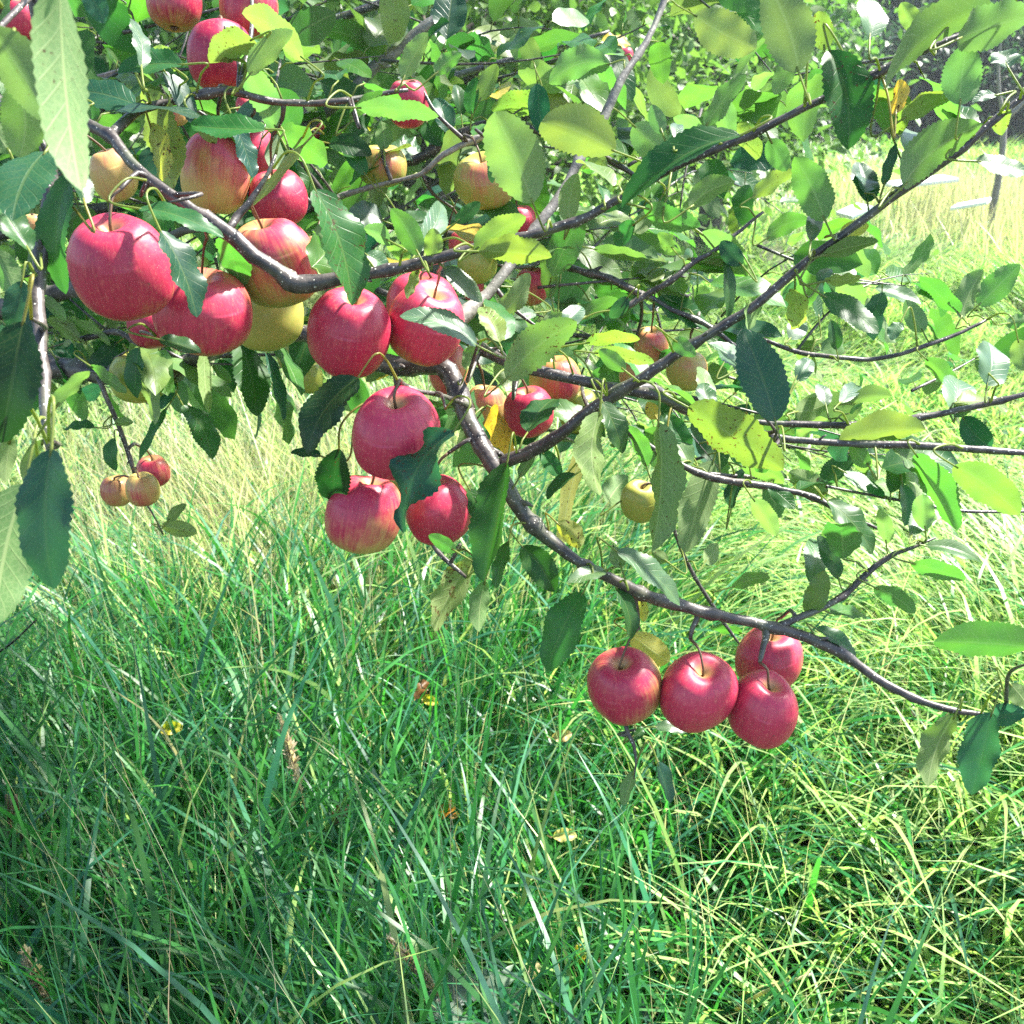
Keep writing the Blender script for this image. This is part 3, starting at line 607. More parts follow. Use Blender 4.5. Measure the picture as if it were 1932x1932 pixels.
# ------------------------------------------------------------------ apples (u, v, half width, half height, depth, blush, yellow, dark, yaw of the red side, lean towards us, lean sideways, label)
AP = [
 (40, 36, 34, 36, .95, .95, .5, .2, -60, 0, 10, 'pink apple at the top left edge, mostly hidden by a big pale leaf'),
 (328, 2, 53, 54, .98, .78, .35, .9, -30, -25, 0, 'dull brownish red apple cut by the top edge, left of the two up there'),
 (470, 12, 54, 55, .97, .72, .4, .8, -100, -10, 8, 'shaded red apple cut by the top edge above the purple one'),
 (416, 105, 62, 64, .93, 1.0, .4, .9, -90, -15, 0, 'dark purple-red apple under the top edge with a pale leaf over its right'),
 (407, 327, 62, 77, .91, .62, .95, .15, -40, -8, 8, 'tall orange-pink apple above the dark bough, a spotted yellow leaf hanging beside it'),
 (478, 283, 42, 45, 1.03, .95, .4, .3, -90, 0, 0, 'small pink apple peeping out behind the tall orange-pink one'),
 (524, 375, 57, 51, .93, 1.0, .4, .85, -90, 8, -6, 'deep crimson apple right of the forked twig, darkest of the upper left cluster'),
 (214, 330, 41, 50, .98, .50, 1.0, .0, -60, 0, -12, 'pale peach apple half hidden behind the dark bough at left'),
 (228, 504, 96, 95, .77, .92, .25, .45, -105, 9, -3, 'largest pink-red apple, hanging at far left below the dark bough'),
 (518, 496, 79, 84, .875, .55, .45, .25, -50, 6, -14, 'two-toned apple behind the knuckle of the bough, pink above and olive below'),
 (384, 588, 89, 77, .845, .76, .2, .35, -75, 4, 6, 'broad pink-striped apple with a dark leaf hanging over it'),
 (503, 590, 71, 69, .96, .12, .35, .2, -60, 0, 0, 'yellow-green apple tucked behind the striped and two-toned ones'),
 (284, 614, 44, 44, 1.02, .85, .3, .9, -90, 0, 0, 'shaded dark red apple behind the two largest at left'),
 (260, 711, 55, 48, 1.13, .30, .1, .5, 150, 0, 4, 'green apple with a narrow dark leaf across it, beside the thick old limb'),
 (551, 672, 29, 29, 1.2, .05, .2, .2, 120, 0, 0, 'small green apple just below the yellow-green one'),
 (582, 712, 27, 31, 1.2, .05, .12, .2, 120, 0, 0, 'smallest plain green apple, left of the crimson one with the leaf arch'),
 (659, 628, 81, 85, .87, .92, .25, .55, -95, 12, 12, 'crimson apple with a deep notch at its stem, left of the scarred one'),
 (803, 610, 75, 75, .895, .74, .55, .2, -75, 10, 20, 'red-streaked apple scarred dark on top, a shiny leaf lying across it'),
 (797, 584, 72, 70, .985, .98, .3, .3, -90, 0, 0, 'pink apple hidden behind the scarred streaked apple'),
 (846, 697, 40, 52, 1.03, .72, .7, .2, -130, 0, 0, 'half seen pink apple behind the bend of the limb'),
 (747, 817, 86, 80, .82, 1.0, .3, .5, -95, 10, 4, 'glossy magenta apple with a dark pit near its top, in the middle cluster'),
 (687, 970, 70, 74, .88, .72, .75, .55, -115, -12, 14, 'orange-red apple with a pale shoulder, lowest of the middle cluster'),
 (826, 962, 65, 65, .935, .95, .2, .5, -75, 0, -8, 'red apple behind the big withered dark leaf of the middle cluster'),
 (742, 908, 42, 42, .98, .05, .2, .2, -60, 0, 0, 'shaded olive apple wedged inside the middle cluster'),
 (997, 777, 49, 47, 1.02, .95, .2, .55, -110, 0, -6, 'small round red apple right of the limb bend'),
 (917, 768, 38, 43, 1.09, .55, .8, .2, -90, 0, 0, 'peach-red apple showing behind the limb bend, left of the small round one'),
 (1048, 718, 49, 47, 1.08, .50, .2, .5, -60, 0, 0, 'red and olive apple under the speckled runner branch'),
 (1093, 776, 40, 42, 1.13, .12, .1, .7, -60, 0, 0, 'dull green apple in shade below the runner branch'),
 (1228, 650, 33, 33, 1.2, .6, .8, .1, -60, 8, 0, 'pale pink apple among the leaves just above the long sweeping branch'),
 (1194, 706, 26, 28, 1.22, .55, .8, .1, -100, 0, 0, 'little pale pink apple behind the crossing of the branches'),
 (1296, 698, 40, 38, 1.18, .42, .5, .1, -50, 0, 0, 'pale yellowish apple half hidden under the sweeping branch'),
 (1207, 946, 36, 41, 1.11, .10, .2, .1, -120, 10, 0, 'greenish yellow apple hanging alone behind the spotted hanging leaf'),
 (1003, 540, 32, 36, 1.2, .70, .4, .3, -20, 0, 0, 'red-cheeked apple tucked behind pale leaves right of the grey branch'),
 (900, 498, 37, 36, 1.13, .12, .1, .4, -60, 0, 0, 'green apple just under the speckled bough, centre'),
 (873, 460, 26, 26, 1.19, .72, .5, .3, -90, 0, 0, 'small reddish apple just above the speckled bough, centre'),
 (977, 414, 35, 27, 1.16, .98, .4, .1, -90, 0, 0, 'bright pink apple cupped by a pale leaf above the bough'),
 (916, 341, 61, 49, 1.1, .40, .2, .2, -55, 12, -12, 'wide green apple with a pink cheek, hanging from the thin grey twig'),
 (721, 313, 49, 38, 1.17, .48, .15, .3, -30, 0, 0, 'shaded green and pink apple behind thin petioles, upper centre'),
 (770, 196, 39, 45, 1.12, .80, .5, .4, -90, 6, 0, 'red apple with a pale leaf across its middle, upper centre'),
 (593, 247, 20, 20, 1.36, .85, .7, 0, -90, 0, 0, 'tiny pale pink apple by the thick grey branch'),
 (600, 468, 22, 24, 1.05, .6, .8, .2, -90, 0, 0, 'sliver of an orange apple right of the two-toned one'),
 (333, 215, 21, 22, 1.1, .55, .9, .2, -90, 0, 0, 'small orange apple behind the spotted yellow leaf'),
 (463, 199, 18, 18, 1.1, .8, .7, .1, -90, 0, 0, 'tiny pink apple under the upper branch'),
 (893, 542, 21, 26, 1.14, .9, .4, .3, -90, 0, 0, 'narrow red glimpse of an apple left of the grey branch foot'),
 (64, 425, 20, 22, 1.05, .5, .9, .2, -90, 0, 0, 'small orange glimpse of an apple at the left edge among dark leaves'),
 (221, 926, 30, 29, 1.25, .62, .7, .7, -70, 0, 0, 'brownish russet apple, left one of the low hanging trio at left'),
 (269, 923, 31, 32, 1.2, .56, .7, .4, -60, 0, 0, 'orange-yellow apple in front, middle one of the low hanging trio at left'),
 (289, 889, 31, 29, 1.28, .72, .8, .5, -70, 0, 0, 'orange-red apple, upper right one of the low hanging trio at left'),
 (1178, 1293, 71, 68, .98, .70, .6, .6, -135, 10, -9, 'leftmost of the three hanging pink apples at lower right, with a yellow streak'),
 (1317, 1305, 73, 70, .97, .84, .5, .35, -95, 14, 5, 'middle one of the three hanging pink apples at lower right'),
 (1439, 1337, 66, 70, .955, 1.0, .5, .35, -85, 7, 9, 'lowest and pinkest of the hanging apples at lower right'),
 (1451, 1241, 63, 57, 1.06, .72, .5, .25, -80, 0, 0, 'streaked pink apple half hidden behind the branch above the lowest one'),
]
prof = np.array([(0, .60), (.03, .605), (.07, .63), (.14, .70), (.24, .775), (.36, .825), (.48, .835), (.60, .80), (.74, .695), (.87, .51), (.955, .32), (.995, .06), (.985, -.18), (.93, -.42), (.83, -.61), (.68, -.75), (.53, -.835), (.40, -.875), (.29, -.88), (.19, -.85), (.10, -.785), (.04, -.76), (0, -.755)])
pf = catmull(np.concatenate([prof, np.zeros((len(prof), 2))], 1), .035)[:, :2]
apple_objs = []; AC = []
for i, (u, v, rx, ry, d, blush, yel, dark, yaw, lean, tilt, label) in enumerate(AP):
    r = np.random.default_rng(100 + i)
    Rm = rx * d / F; c = P(u, v, d)
    # keep neighbouring apples from running into each other: push the farther one back along its line of sight
    for _ in range(40):
        bad = [1 for (c2, r2) in AC if np.linalg.norm(c - c2) < (Rm + r2) * .93]
        if not bad or i == 20: break
        d *= 1.012; Rm = rx * d / F; c = P(u, v, d)
    AC.append((c, Rm))
    nu = 44; th = np.arange(nu) * 2 * math.pi / nu
    rad = pf[:, 0][:, None]; z = np.repeat(pf[:, 1][:, None], nu, 1)
    lob = 1 + .045 * np.cos(5 * th + r.uniform(0, 6))[None] * np.clip(-z - .2, 0, 1) + .04 * np.cos(2 * th + r.uniform(0, 6))[None] + .02 * np.cos(3 * th + r.uniform(0, 6))[None]
    z = z + .05 * np.cos(th + r.uniform(0, 6))[None] * rad + .03 * np.cos(3 * th + r.uniform(0, 6)) * rad * (z > .3)
    V = np.stack([rad * lob * np.cos(th), rad * lob * np.sin(th), z * (ry / rx) / .93], -1) * Rm
    # 28/unit in the shader expects a 3.6 cm apple
    m = MB(); m.add(V, grid_faces(len(pf), nu, True)[:, ::-1])
    o = m.build('apple', SKIN); o.location = c
    E = Matrix.Rotation(R(lean + 4), 4, 'X') @ Matrix.Rotation(R(tilt), 4, 'Y') @ Matrix.Rotation(R(yaw), 4, 'Z')
    o.rotation_euler = E.to_euler(); o.color = (blush, yel, dark, 1)
    tag(o, label, 'apple', 'apples hanging on the near branches')
    M = Matrix.Translation(c) @ o.rotation_euler.to_matrix().to_4x4(); Mi = M.inverted()
    # stem, bending up to the nearest piece of branch
    base = np.array(M @ Vector((0, 0, Rm * .58 * (ry / rx) / .89))); axis = np.array(M.to_3x3() @ Vector((0, 0, 1)))
    dist = np.linalg.norm(S3[:, :3] - (c + axis * Rm * 1.35), axis=1) + .5 * np.maximum(0, (c[2] + Rm * .6) - S3[:, 2])
    k = int(np.argmin(dist)); tgt = S3[k, :3]
    rim = np.array(M @ Vector((0, 0, Rm * 1.05)))
    far_ = np.linalg.norm(tgt - rim)
    end = tgt if far_ < .035 else rim + unit(tgt - rim) * .02 + axis * .008
    sm = MB(); pth = catmull([[*base, .0013], [*(base * .4 + rim * .6 + r.normal(size=3) * .0015), .0011], [*((rim + end) / 2 + axis * .003), .0012], [*end, .0016]], .003)
    loc = np.array([Mi @ Vector(p[:3]) for p in pth]); tube(sm, np.concatenate([loc, pth[:, 3:4]], 1), 6, rough=.06)
    s = sm.build('stem', STEM); s.parent = o
    if far_ >= .035: AC_spur = (end, tgt); apple_objs.append((o, end, tgt, axis))
    else: apple_objs.append((o, None, None, axis))
    # the dried flower at the bottom
    cm = MB()
    for q in range(5):
        a0 = q * 2 * math.pi / 5
        e = np.array([math.cos(a0), math.sin(a0), 0]); b0 = np.array([0, 0, -.79 * Rm * (ry / rx) / .89])
        tube(cm, [[*(b0 + e * Rm * .04), .0012], [*(b0 + e * Rm * .09 + [0, 0, -.06 * Rm]), .0011], [*(b0 + e * Rm * .05 + [0, 0, -.13 * Rm]), .0004]], 6)
    s = cm.build('calyx', STEM); s.parent = o
ACc = np.array([c for c, _ in AC]); ACr = np.array([r_ for _, r_ in AC]); AU, AV, AD = project(ACc); APX = ACr / AD * F
# ------------------------------------------------------------------ leaves of the near branches
# (base u, v, tip u, v, width across the picture, kind, options)
LV = [
 # upper left
 (-18, 50, 100, 230, 100, 'l', dict(d=.46)), (30, 160, 36, 294, 92, 's', dict(d=.5, bend=-.1)), (112, -40, 142, 362, 104, 'l', dict(d=.42, bend=-.09, spot=.35)),
 (160, -20, 196, 42, 46, 'b'), (267, 128, 254, 28, 34, 'w'), (345, 122, 218, 128, 46, 'd'), (330, 130, 285, 95, 30, 'l'), (478, 74, 400, 108, 62, 's'), (574, 112, 462, 22, 52, 'l', dict(bend=.12)), (470, 142, 545, 52, 46, 'l'),
 (522, 244, 446, 98, 58, 'l'), (310, 134, 362, 228, 40, 'b', dict(bend=.1)), (502, 244, 360, 234, 44, 'd', dict(d=.8, bend=.12)), (268, 168, 345, 362, 74, 's', dict(spot=.55)), (282, 232, 312, 342, 40, 'y'),
 (374, 228, 406, 268, 34, 's', dict(spot=.7)), (445, 236, 484, 332, 38, 'b'), (86, 286, 18, 396, 88, 'b', dict(d=.62)), (134, 325, 108, 552, 60, 'd', dict(d=.66)), (56, 474, -2, 378, 55, 'd'),
 (262, 393, 421, 434, 34, 'd', dict(d=.74)), (302, 434, 370, 600, 58, 'b', dict(d=.71)), (593, 356, 682, 568, 84, 'd', dict(spot=.6, d=.76)), (574, 272, 472, 388, 20, 'l'), (42, 530, 22, 636, 54, 'b'), (110, 555, 30, 662, 56, 'b'),
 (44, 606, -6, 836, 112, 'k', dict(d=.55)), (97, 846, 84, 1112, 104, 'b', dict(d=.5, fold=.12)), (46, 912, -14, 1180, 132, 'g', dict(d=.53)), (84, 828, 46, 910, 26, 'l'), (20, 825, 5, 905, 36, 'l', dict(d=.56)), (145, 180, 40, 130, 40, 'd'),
 (20, 290, -20, 210, 60, 'g'), (125, 205, 178, 250, 30, 'd'), (-10, 470, 30, 560, 50, 'g'), (160, 385, 132, 300, 40, 'k'), (75, 560, 130, 600, 26, 'g'), (150, 640, 95, 600, 30, 'l'),
 # below the left cluster
 (105, 675, 152, 745, 22, 'd'), (222, 646, 164, 694, 38, 'k'), (263, 655, 256, 752, 36, 'd', dict(d=1.05)), (330, 704, 304, 772, 36, 'b'), (385, 658, 382, 780, 28, 's', dict(d=1.05)), (452, 648, 488, 782, 66, 'd'), (500, 662, 542, 790, 24, 'b'),
 (345, 764, 400, 868, 50, 'd', dict(spot=.5)), (316, 768, 260, 868, 18, 'd'), (216, 826, 214, 888, 28, 'd'), (178, 806, 118, 804, 20, 'd'), (216, 800, 252, 792, 20, 'l'), (316, 985, 350, 950, 22, 'l'), (305, 992, 372, 1005, 34, 's'), (290, 700, 330, 740, 26, 'g'),
 (250, 690, 300, 800, 30, 'l'), (105, 770, 160, 690, 30, 'l'), (300, 640, 380, 660, 30, 'd'), (170, 690, 240, 740, 24, 'g'), (120, 610, 210, 650, 26, 'l'), (400, 690, 440, 720, 22, 'g'),
 # middle cluster
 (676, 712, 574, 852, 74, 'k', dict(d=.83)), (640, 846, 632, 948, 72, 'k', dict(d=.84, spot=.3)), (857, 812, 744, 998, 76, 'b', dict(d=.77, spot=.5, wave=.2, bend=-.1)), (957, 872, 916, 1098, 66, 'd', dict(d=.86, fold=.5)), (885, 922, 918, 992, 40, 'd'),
 (985, 1030, 1047, 1116, 60, 'd', dict(spot=.1)), (896, 1052, 810, 1184, 58, 's', dict(spot=.62)), (915, 1096, 900, 1190, 40, 'g'), (955, 715, 1088, 606, 80, 'l', dict(spot=.5, d=.86)), (900, 652, 758, 588, 46, 'w', dict(d=.80, hard=1)),
 (790, 508, 764, 562, 22, 's'), (943, 594, 999, 515, 44, 'l'), (1040, 562, 1020, 488, 34, 'l'), (600, 820, 640, 730, 30, 'g'), (860, 1040, 808, 1010, 30, 'g'), (960, 1020, 935, 1110, 28, 'd'), (740, 690, 690, 720, 22, 'l'), (880, 700, 905, 640, 26, 'g'),
 (605, 860, 548, 850, 22, 'k'), (900, 790, 860, 850, 20, 'g'),
 # upper centre
 (1006, 384, 932, 208, 112, 'l', dict(d=.76)), (1162, 286, 1022, 232, 98, 'l', dict(d=.77)), (1038, 214, 928, 198, 50, 's'), (1152, 120, 1035, 156, 64, 'l', dict(bend=.13)), (672, 203, 828, 213, 42, 'l', dict(d=.83)), (536, 278, 692, 264, 28, 'l'),
 (560, 300, 656, 296, 20, 's'), (722, 112, 736, 6, 62, 'l'), (714, 120, 602, 62, 44, 'g', dict(bend=.2)), (660, 152, 696, 98, 40, 'w'), (845, 252, 828, 178, 44, 'b'), (870, 218, 862, 158, 30, 'd'), (890, 216, 896, 144, 30, 'd'), (905, 190, 935, 120, 36, 'l'),
 (805, 230, 836, 272, 44, 'd'), (790, 298, 738, 270, 50, 'w'), (724, 282, 720, 232, 36, 'g'), (620, 270, 702, 292, 42, 'k'), (930, 283, 930, 346, 22, 'b', dict(d=1.03)), (722, 416, 658, 400, 54, 'w'), (735, 455, 690, 430, 36, 'l'), (790, 480, 744, 394, 50, 'g'),
 (788, 472, 842, 374, 50, 'w'), (815, 490, 818, 430, 40, 's'), (895, 472, 988, 404, 54, 's', dict(spot=.2)), (905, 474, 1040, 478, 56, 's'), (838, 504, 912, 566, 38, 'w'), (690, 480, 735, 510, 34, 'w'), (640, 470, 600, 440, 30, 'g'),
 (760, 150, 800, 60, 40, 'l'), (660, 230, 720, 170, 26, 'g'), (1010, 130, 985, 60, 40, 'l'), (820, 140, 870, 100, 34, 'g'), (980, 190, 1020, 160, 30, 'l'), (860, 420, 905, 380, 30, 'd'), (690, 330, 650, 280, 34, 'd'),
 # right of centre, above the bough
 (1398, 255, 1168, 382, 58, 'd', dict(d=.74, fold=.5, hard=1)), (1195, 236, 1272, 306, 68, 'l'), (1376, 266, 1354, 174, 44, 'l'), (1330, 240, 1400, 138, 40, 'l'), (1326, 262, 1276, 220, 34, 'l'), (1250, 252, 1230, 198, 34, 'l'), (1275, 262, 1280, 228, 28, 'w'), (1310, 28, 1428, 92, 84, 'l'),
 (1300, 392, 1386, 342, 48, 'l'), (1215, 392, 1322, 422, 52, 'g', dict(bend=.14)), (1232, 394, 1200, 442, 34, 'l'), (1200, 420, 1158, 458, 38, 'd'), (1270, 470, 1246, 442, 30, 's'), (1070, 420, 1086, 328, 44, 'l'), (1140, 382, 1132, 340, 22, 'd'), (1120, 470, 1220, 486, 28, 'l'),
 (1320, 440, 1412, 505, 44, 'l'), (1400, 500, 1360, 455, 40, 'b'), (1180, 300, 1190, 240, 26, 'w'),
 # upper right
 (1507, 136, 1448, -30, 102, 'l', dict(d=.72)), (1498, 100, 1458, 178, 40, 'l'), (1556, 95, 1545, 20, 46, 's'), (1641, 70, 1642, -10, 58, 'w', dict(hard=1)), (1565, 94, 1606, 278, 94, 'd', dict(spot=.45)), (1876, 12, 1653, 152, 70, 'l', dict(d=.71)), (1806, 74, 1940, 20, 82, 'l', dict(d=.7)), (1811, 198, 1826, 78, 78, 'l', dict(d=.73)),
 (1902, 128, 1882, 96, 50, 'w'), (1700, 226, 1792, 174, 40, 's'), (1682, 250, 1648, 160, 44, 'g'), (1690, 215, 1695, 150, 34, 'y'), (1712, 290, 1722, 236, 52, 'w', dict(hard=1)), (1704, 352, 1838, 230, 78, 'l', dict(d=.74)), (1637, 382, 1622, 304, 50, 'b'), (1668, 350, 1690, 270, 22, 'b'),
 (1557, 416, 1500, 296, 74, 'g', dict(d=.78)), (1452, 262, 1484, 322, 46, 'g'), (1420, 372, 1495, 320, 34, 's'), (1840, 304, 1945, 316, 38, 'd'), (1900, 208, 1890, 254, 34, 's'), (1552, 482, 1656, 452, 34, 'g'), (1585, 440, 1640, 425, 34, 'y'), (1446, 450, 1522, 412, 40, 'g'), (1530, 455, 1538, 395, 34, 'w'), (1880, 180, 1835, 190, 20, 'w'), (1735, 60, 1700, 5, 40, 'l'),
 # right side
 (1463, 796, 1408, 616, 92, 'b', dict(d=.80, fold=.15)), (1432, 742, 1344, 640, 74, 'w', dict(d=.82)), (1550, 556, 1658, 628, 48, 'd'), (1810, 592, 1744, 514, 38, 'g'), (1812, 602, 1856, 508, 44, 'l'), (1846, 576, 1918, 500, 54, 'g'), (1742, 626, 1710, 568, 42, 'l'), (1746, 676, 1806, 732, 36, 'g'), (1700, 608, 1682, 640, 28, 'w'),
 (1862, 728, 1872, 642, 64, 'w'), (1801, 788, 1812, 706, 70, 'w', dict(hard=1)), (1815, 786, 1872, 846, 54, 'b'), (1582, 833, 1744, 806, 60, 's', dict(spot=.18)), (1600, 762, 1682, 748, 34, 'l'), (1500, 778, 1562, 760, 50, 'l'), (1558, 765, 1548, 722, 30, 'w'), (1585, 760, 1622, 718, 34, 'w'), (1505, 720, 1532, 675, 38, 'w'),
 (1578, 660, 1568, 604, 28, 'd'), (1490, 640, 1522, 608, 40, 'w'), (1555, 530, 1625, 520, 24, 's'), (1545, 535, 1568, 505, 26, 'w'), (1920, 640, 1935, 700, 40, 'l'), (1900, 610, 1940, 605, 30, 'g'), (1310, 492, 1412, 512, 38, 'g'), (1545, 600, 1540, 550, 18, 'd'),
 (1727, 856, 1816, 992, 58, 'g', dict(d=.87)), (1800, 878, 1924, 964, 74, 'l'), (1720, 930, 1736, 888, 44, 'l'), (1746, 1000, 1740, 932, 44, 'l'), (1702, 912, 1710, 992, 30, 'd'), (1550, 916, 1612, 862, 44, 'd'), (1680, 930, 1682, 872, 40, 'w'), (1592, 890, 1672, 932, 28, 'd'), (1562, 932, 1488, 890, 48, 's', dict(spot=.6)), (1560, 944, 1652, 1042, 48, 'd'),
 (1672, 1026, 1664, 958, 32, 'l'), (1720, 1012, 1742, 946, 40, 'w'), (1530, 1102, 1538, 1010, 46, 'w', dict(hard=1)), (1582, 1092, 1550, 1008, 36, 'd'), (1746, 1030, 1852, 1062, 28, 'd'), (1720, 1062, 1820, 1092, 38, 'g'), (1650, 1108, 1727, 1152, 38, 'g'), (1540, 1186, 1622, 1232, 28, 'd'), (1950, 1222, 1760, 1208, 74, 'g', dict(d=.8)),
 (1872, 1344, 1824, 1498, 74, 'b', dict(d=.9)), (1802, 1350, 1746, 1482, 54, 's', dict(spot=.15)), (1875, 1350, 1930, 1345, 46, 'b'), (1905, 1290, 1940, 1335, 42, 'g'), (1860, 700, 1840, 680, 20, 'g'), (1640, 880, 1610, 830, 36, 'g'), (1400, 880, 1480, 905, 40, 'l'), (1450, 915, 1500, 960, 34, 'd'),
 # centre right, around the crossing
 (1298, 768, 1484, 872, 92, 's', dict(spot=.55, d=.87)), (1136, 758, 1182, 852, 46, 'd'), (1104, 648, 1206, 630, 28, 's'), (1120, 666, 1237, 676, 30, 's'), (1234, 570, 1342, 612, 48, 'd'), (1366, 490, 1376, 602, 24, 'd'), (1242, 796, 1238, 1042, 62, 'l', dict(spot=.42, fold=.45, d=.83)), (1346, 870, 1288, 1042, 70, 'l', dict(spot=.15)),
 (1132, 776, 1117, 934, 58, 's', dict(d=.82)), (1126, 790, 1062, 1044, 32, 'y', dict(bend=.06)), (1050, 986, 1102, 1032, 44, 'y'), (1146, 952, 1176, 902, 50, 'l'), (1086, 894, 1030, 940, 24, 'd'), (1345, 780, 1330, 720, 40, 'd'), (1240, 790, 1222, 760, 30, 'y'), (1180, 700, 1130, 660, 34, 'g'),
 (1015, 640, 1060, 590, 34, 'g'), (1010, 590, 970, 600, 26, 'w'), (1300, 850, 1260, 780, 44, 'd'), (1220, 880, 1190, 800, 34, 'g'), (1380, 960, 1400, 880, 30, 'b'), (1420, 940, 1465, 1010, 40, 'l'), (1020, 850, 1060, 900, 34, 'd'), (980, 900, 1010, 850, 24, 'g'), (1090, 870, 1120, 840, 26, 'd'), (1100, 600, 1160, 560, 30, 'g'), (1270, 640, 1310, 670, 34, 'g'),
 (1060, 620, 1100, 575, 40, 'w'), (1185, 560, 1150, 600, 30, 'b'), (1385, 700, 1430, 680, 40, 'b'), (1440, 560, 1400, 620, 34, 'g'),
 # the low branch
 (1100, 1118, 1028, 1266, 78, 'd', dict(d=.9, hard=1)), (1163, 1110, 1190, 1208, 32, 'd', dict(d=.93)), (1142, 1076, 1074, 1094, 30, 'w'), (1163, 1040, 1292, 1136, 44, 'w', dict(hard=1)), (1172, 1070, 1160, 1032, 34, 'l'), (1190, 1196, 1262, 1248, 58, 'y', dict(d=1.06, spot=.3)), (1380, 1108, 1452, 1088, 28, 'g'), (1330, 1060, 1352, 1028, 34, 'l'), (1210, 1130, 1216, 1172, 22, 'y', dict(spot=.8)),
 (1190, 1392, 1215, 1372, 22, 'd', dict(d=1.0)), (1235, 1372, 1300, 1378, 24, 'w', dict(d=1.04)), (1196, 1455, 1176, 1520, 26, 'g', dict(d=1.0)), (1240, 1438, 1268, 1515, 28, 'b', dict(d=1.02)), (1400, 1195, 1340, 1180, 20, 'g'), (1260, 1060, 1230, 1040, 28, 's'),
]
def leaf_frame(bu, bv, tu, tv, wpx, kind, d, r, hard=0):
    L0 = math.hypot(tu - bu, tv - bv) / F * d
    Wp = wpx / F * d
    side = SIDE[kind]
    # a leaf that looks short and broad points partly away from us
    want = np.clip(max(L0, Wp * r.uniform(1.5, 1.9)), .02, .11)
    dz = math.sqrt(max(0, want ** 2 - L0 ** 2)) * (1 if r.uniform() < .7 else -1) + r.normal() * .006
    if kind == 'w': dz = -abs(dz)
    B = P(bu, bv, d); T = P(tu, tv, d + np.clip(dz, -.05, .05))
    a = unit(T - B); view = unit(CAM - (B + T) / 2)
    n0 = unit(view - a * np.dot(view, a))
    Lr = np.linalg.norm(T - B); W = max(Wp, min(Lr * .56, Wp * 1.6))
    if kind == 'w':
        # lies so that the sun glances off it: its tip slides along its own line of sight until the blade is square to the glint
        H = unit(view + SUN + r.normal(size=3) * .22); ray = FWD + (tu - 966) / F * RIGHT - (tv - 966) / F * UP
        sdep = np.clip(np.dot(B - CAM, H) / np.dot(ray, H), d - .085, d + .085)
        T = CAM + sdep * ray; a = unit(T - B); n = unit(H - a * np.dot(H, a)); n0 = unit(view - a * np.dot(view, a))
        return B, T, n, Wp / max(.5, float(np.dot(n, n0)))
    roll = math.acos(np.clip(Wp / W, .2, 1))
    c = [unit(n0 * math.cos(q) + np.cross(a, n0) * math.sin(q)) for q in (roll, -roll)]
    n = max((x * side for x in c), key=lambda x: x[2])
    return B, T, n, W
def nearest_branch(u, v, d=None):
    dd = np.hypot(SU - u, SV - v)
    if d is not None: dd = dd + 900 * np.abs(SD - d)
    k = int(np.argmin(dd)); return k, dd[k]

made = []
for i, row in enumerate(LV):
    r = np.random.default_rng(1000 + i)
    bu, bv, tu, tv, wpx, kind = row[:6]; o = dict(row[6]) if len(row) > 6 else {}
    k, dist = nearest_branch(bu, bv, o.get('d'))
    d = o.get('d')
    if d is None:
        d = SD[k] + r.uniform(-.03, .02)
        # a listed leaf is seen in front of the apples it crosses
        for s in (0, .25, .5, .75, 1):
            uu, vv = bu + (tu - bu) * s, bv + (tv - bv) * s
            hit = np.hypot(AU - uu, AV - vv) < APX * .92
            if hit.any(): d = min(d, (AD - ACr)[hit].min() - .012)
    B, T, n, W = leaf_frame(bu, bv, tu, tv, wpx, kind, d, r)
    tint = leaf_tint(kind, r)
    if 'spot' in o: tint[3] = o['spot']
    m = MB()
    sg = 1 if r.uniform() < .5 else -1
    leaf_geo(m, B, T, n, W, tint, rows=34, cols=9, fold=r.uniform(.1, .3) if kind == 'w' else o.get('fold', r.uniform(.08, .38)), curl=.06 if kind == 'w' else r.uniform(-.02, .1), droop=.08 if kind == 'w' else r.uniform(-.02, .14), bend=o.get('bend', r.normal() * .035), wave=o.get('wave', r.uniform(.02, .07) if o.get('d', 1) > .6 else .025), tooth=.06, r=r)
    # petiole: an arc from the twig to the blade
    A = S3[k, :3]; gap = np.linalg.norm(A - B)
    if gap > .055: A = B + (A - B) * .055 / gap * r.uniform(.7, 1) + np.array([0, .0, .004])
    ctrl = B - unit(T - B) * min(.022, gap * .5 + .004)
    pt = catmull([[*A, .0011], [*((A + ctrl) / 2 + np.array([0, 0, .15 * min(gap, .05)])), .0009], [*ctrl, .0008], [*(B + unit(T - B) * .004), .0008]], .004)
    ptint = (*(np.array([.16, .20, .06]) if kind not in 'yk' else np.array([.2, .18, .05])), 0)
    tube(m, pt, 6, ptint)
    if gap > .055 and 'd' not in o:
        pass
    made.append((abs(wpx) * math.hypot(tu - bu, tv - bv), SK[k], kind, m, B, A, S3[k, :3]))

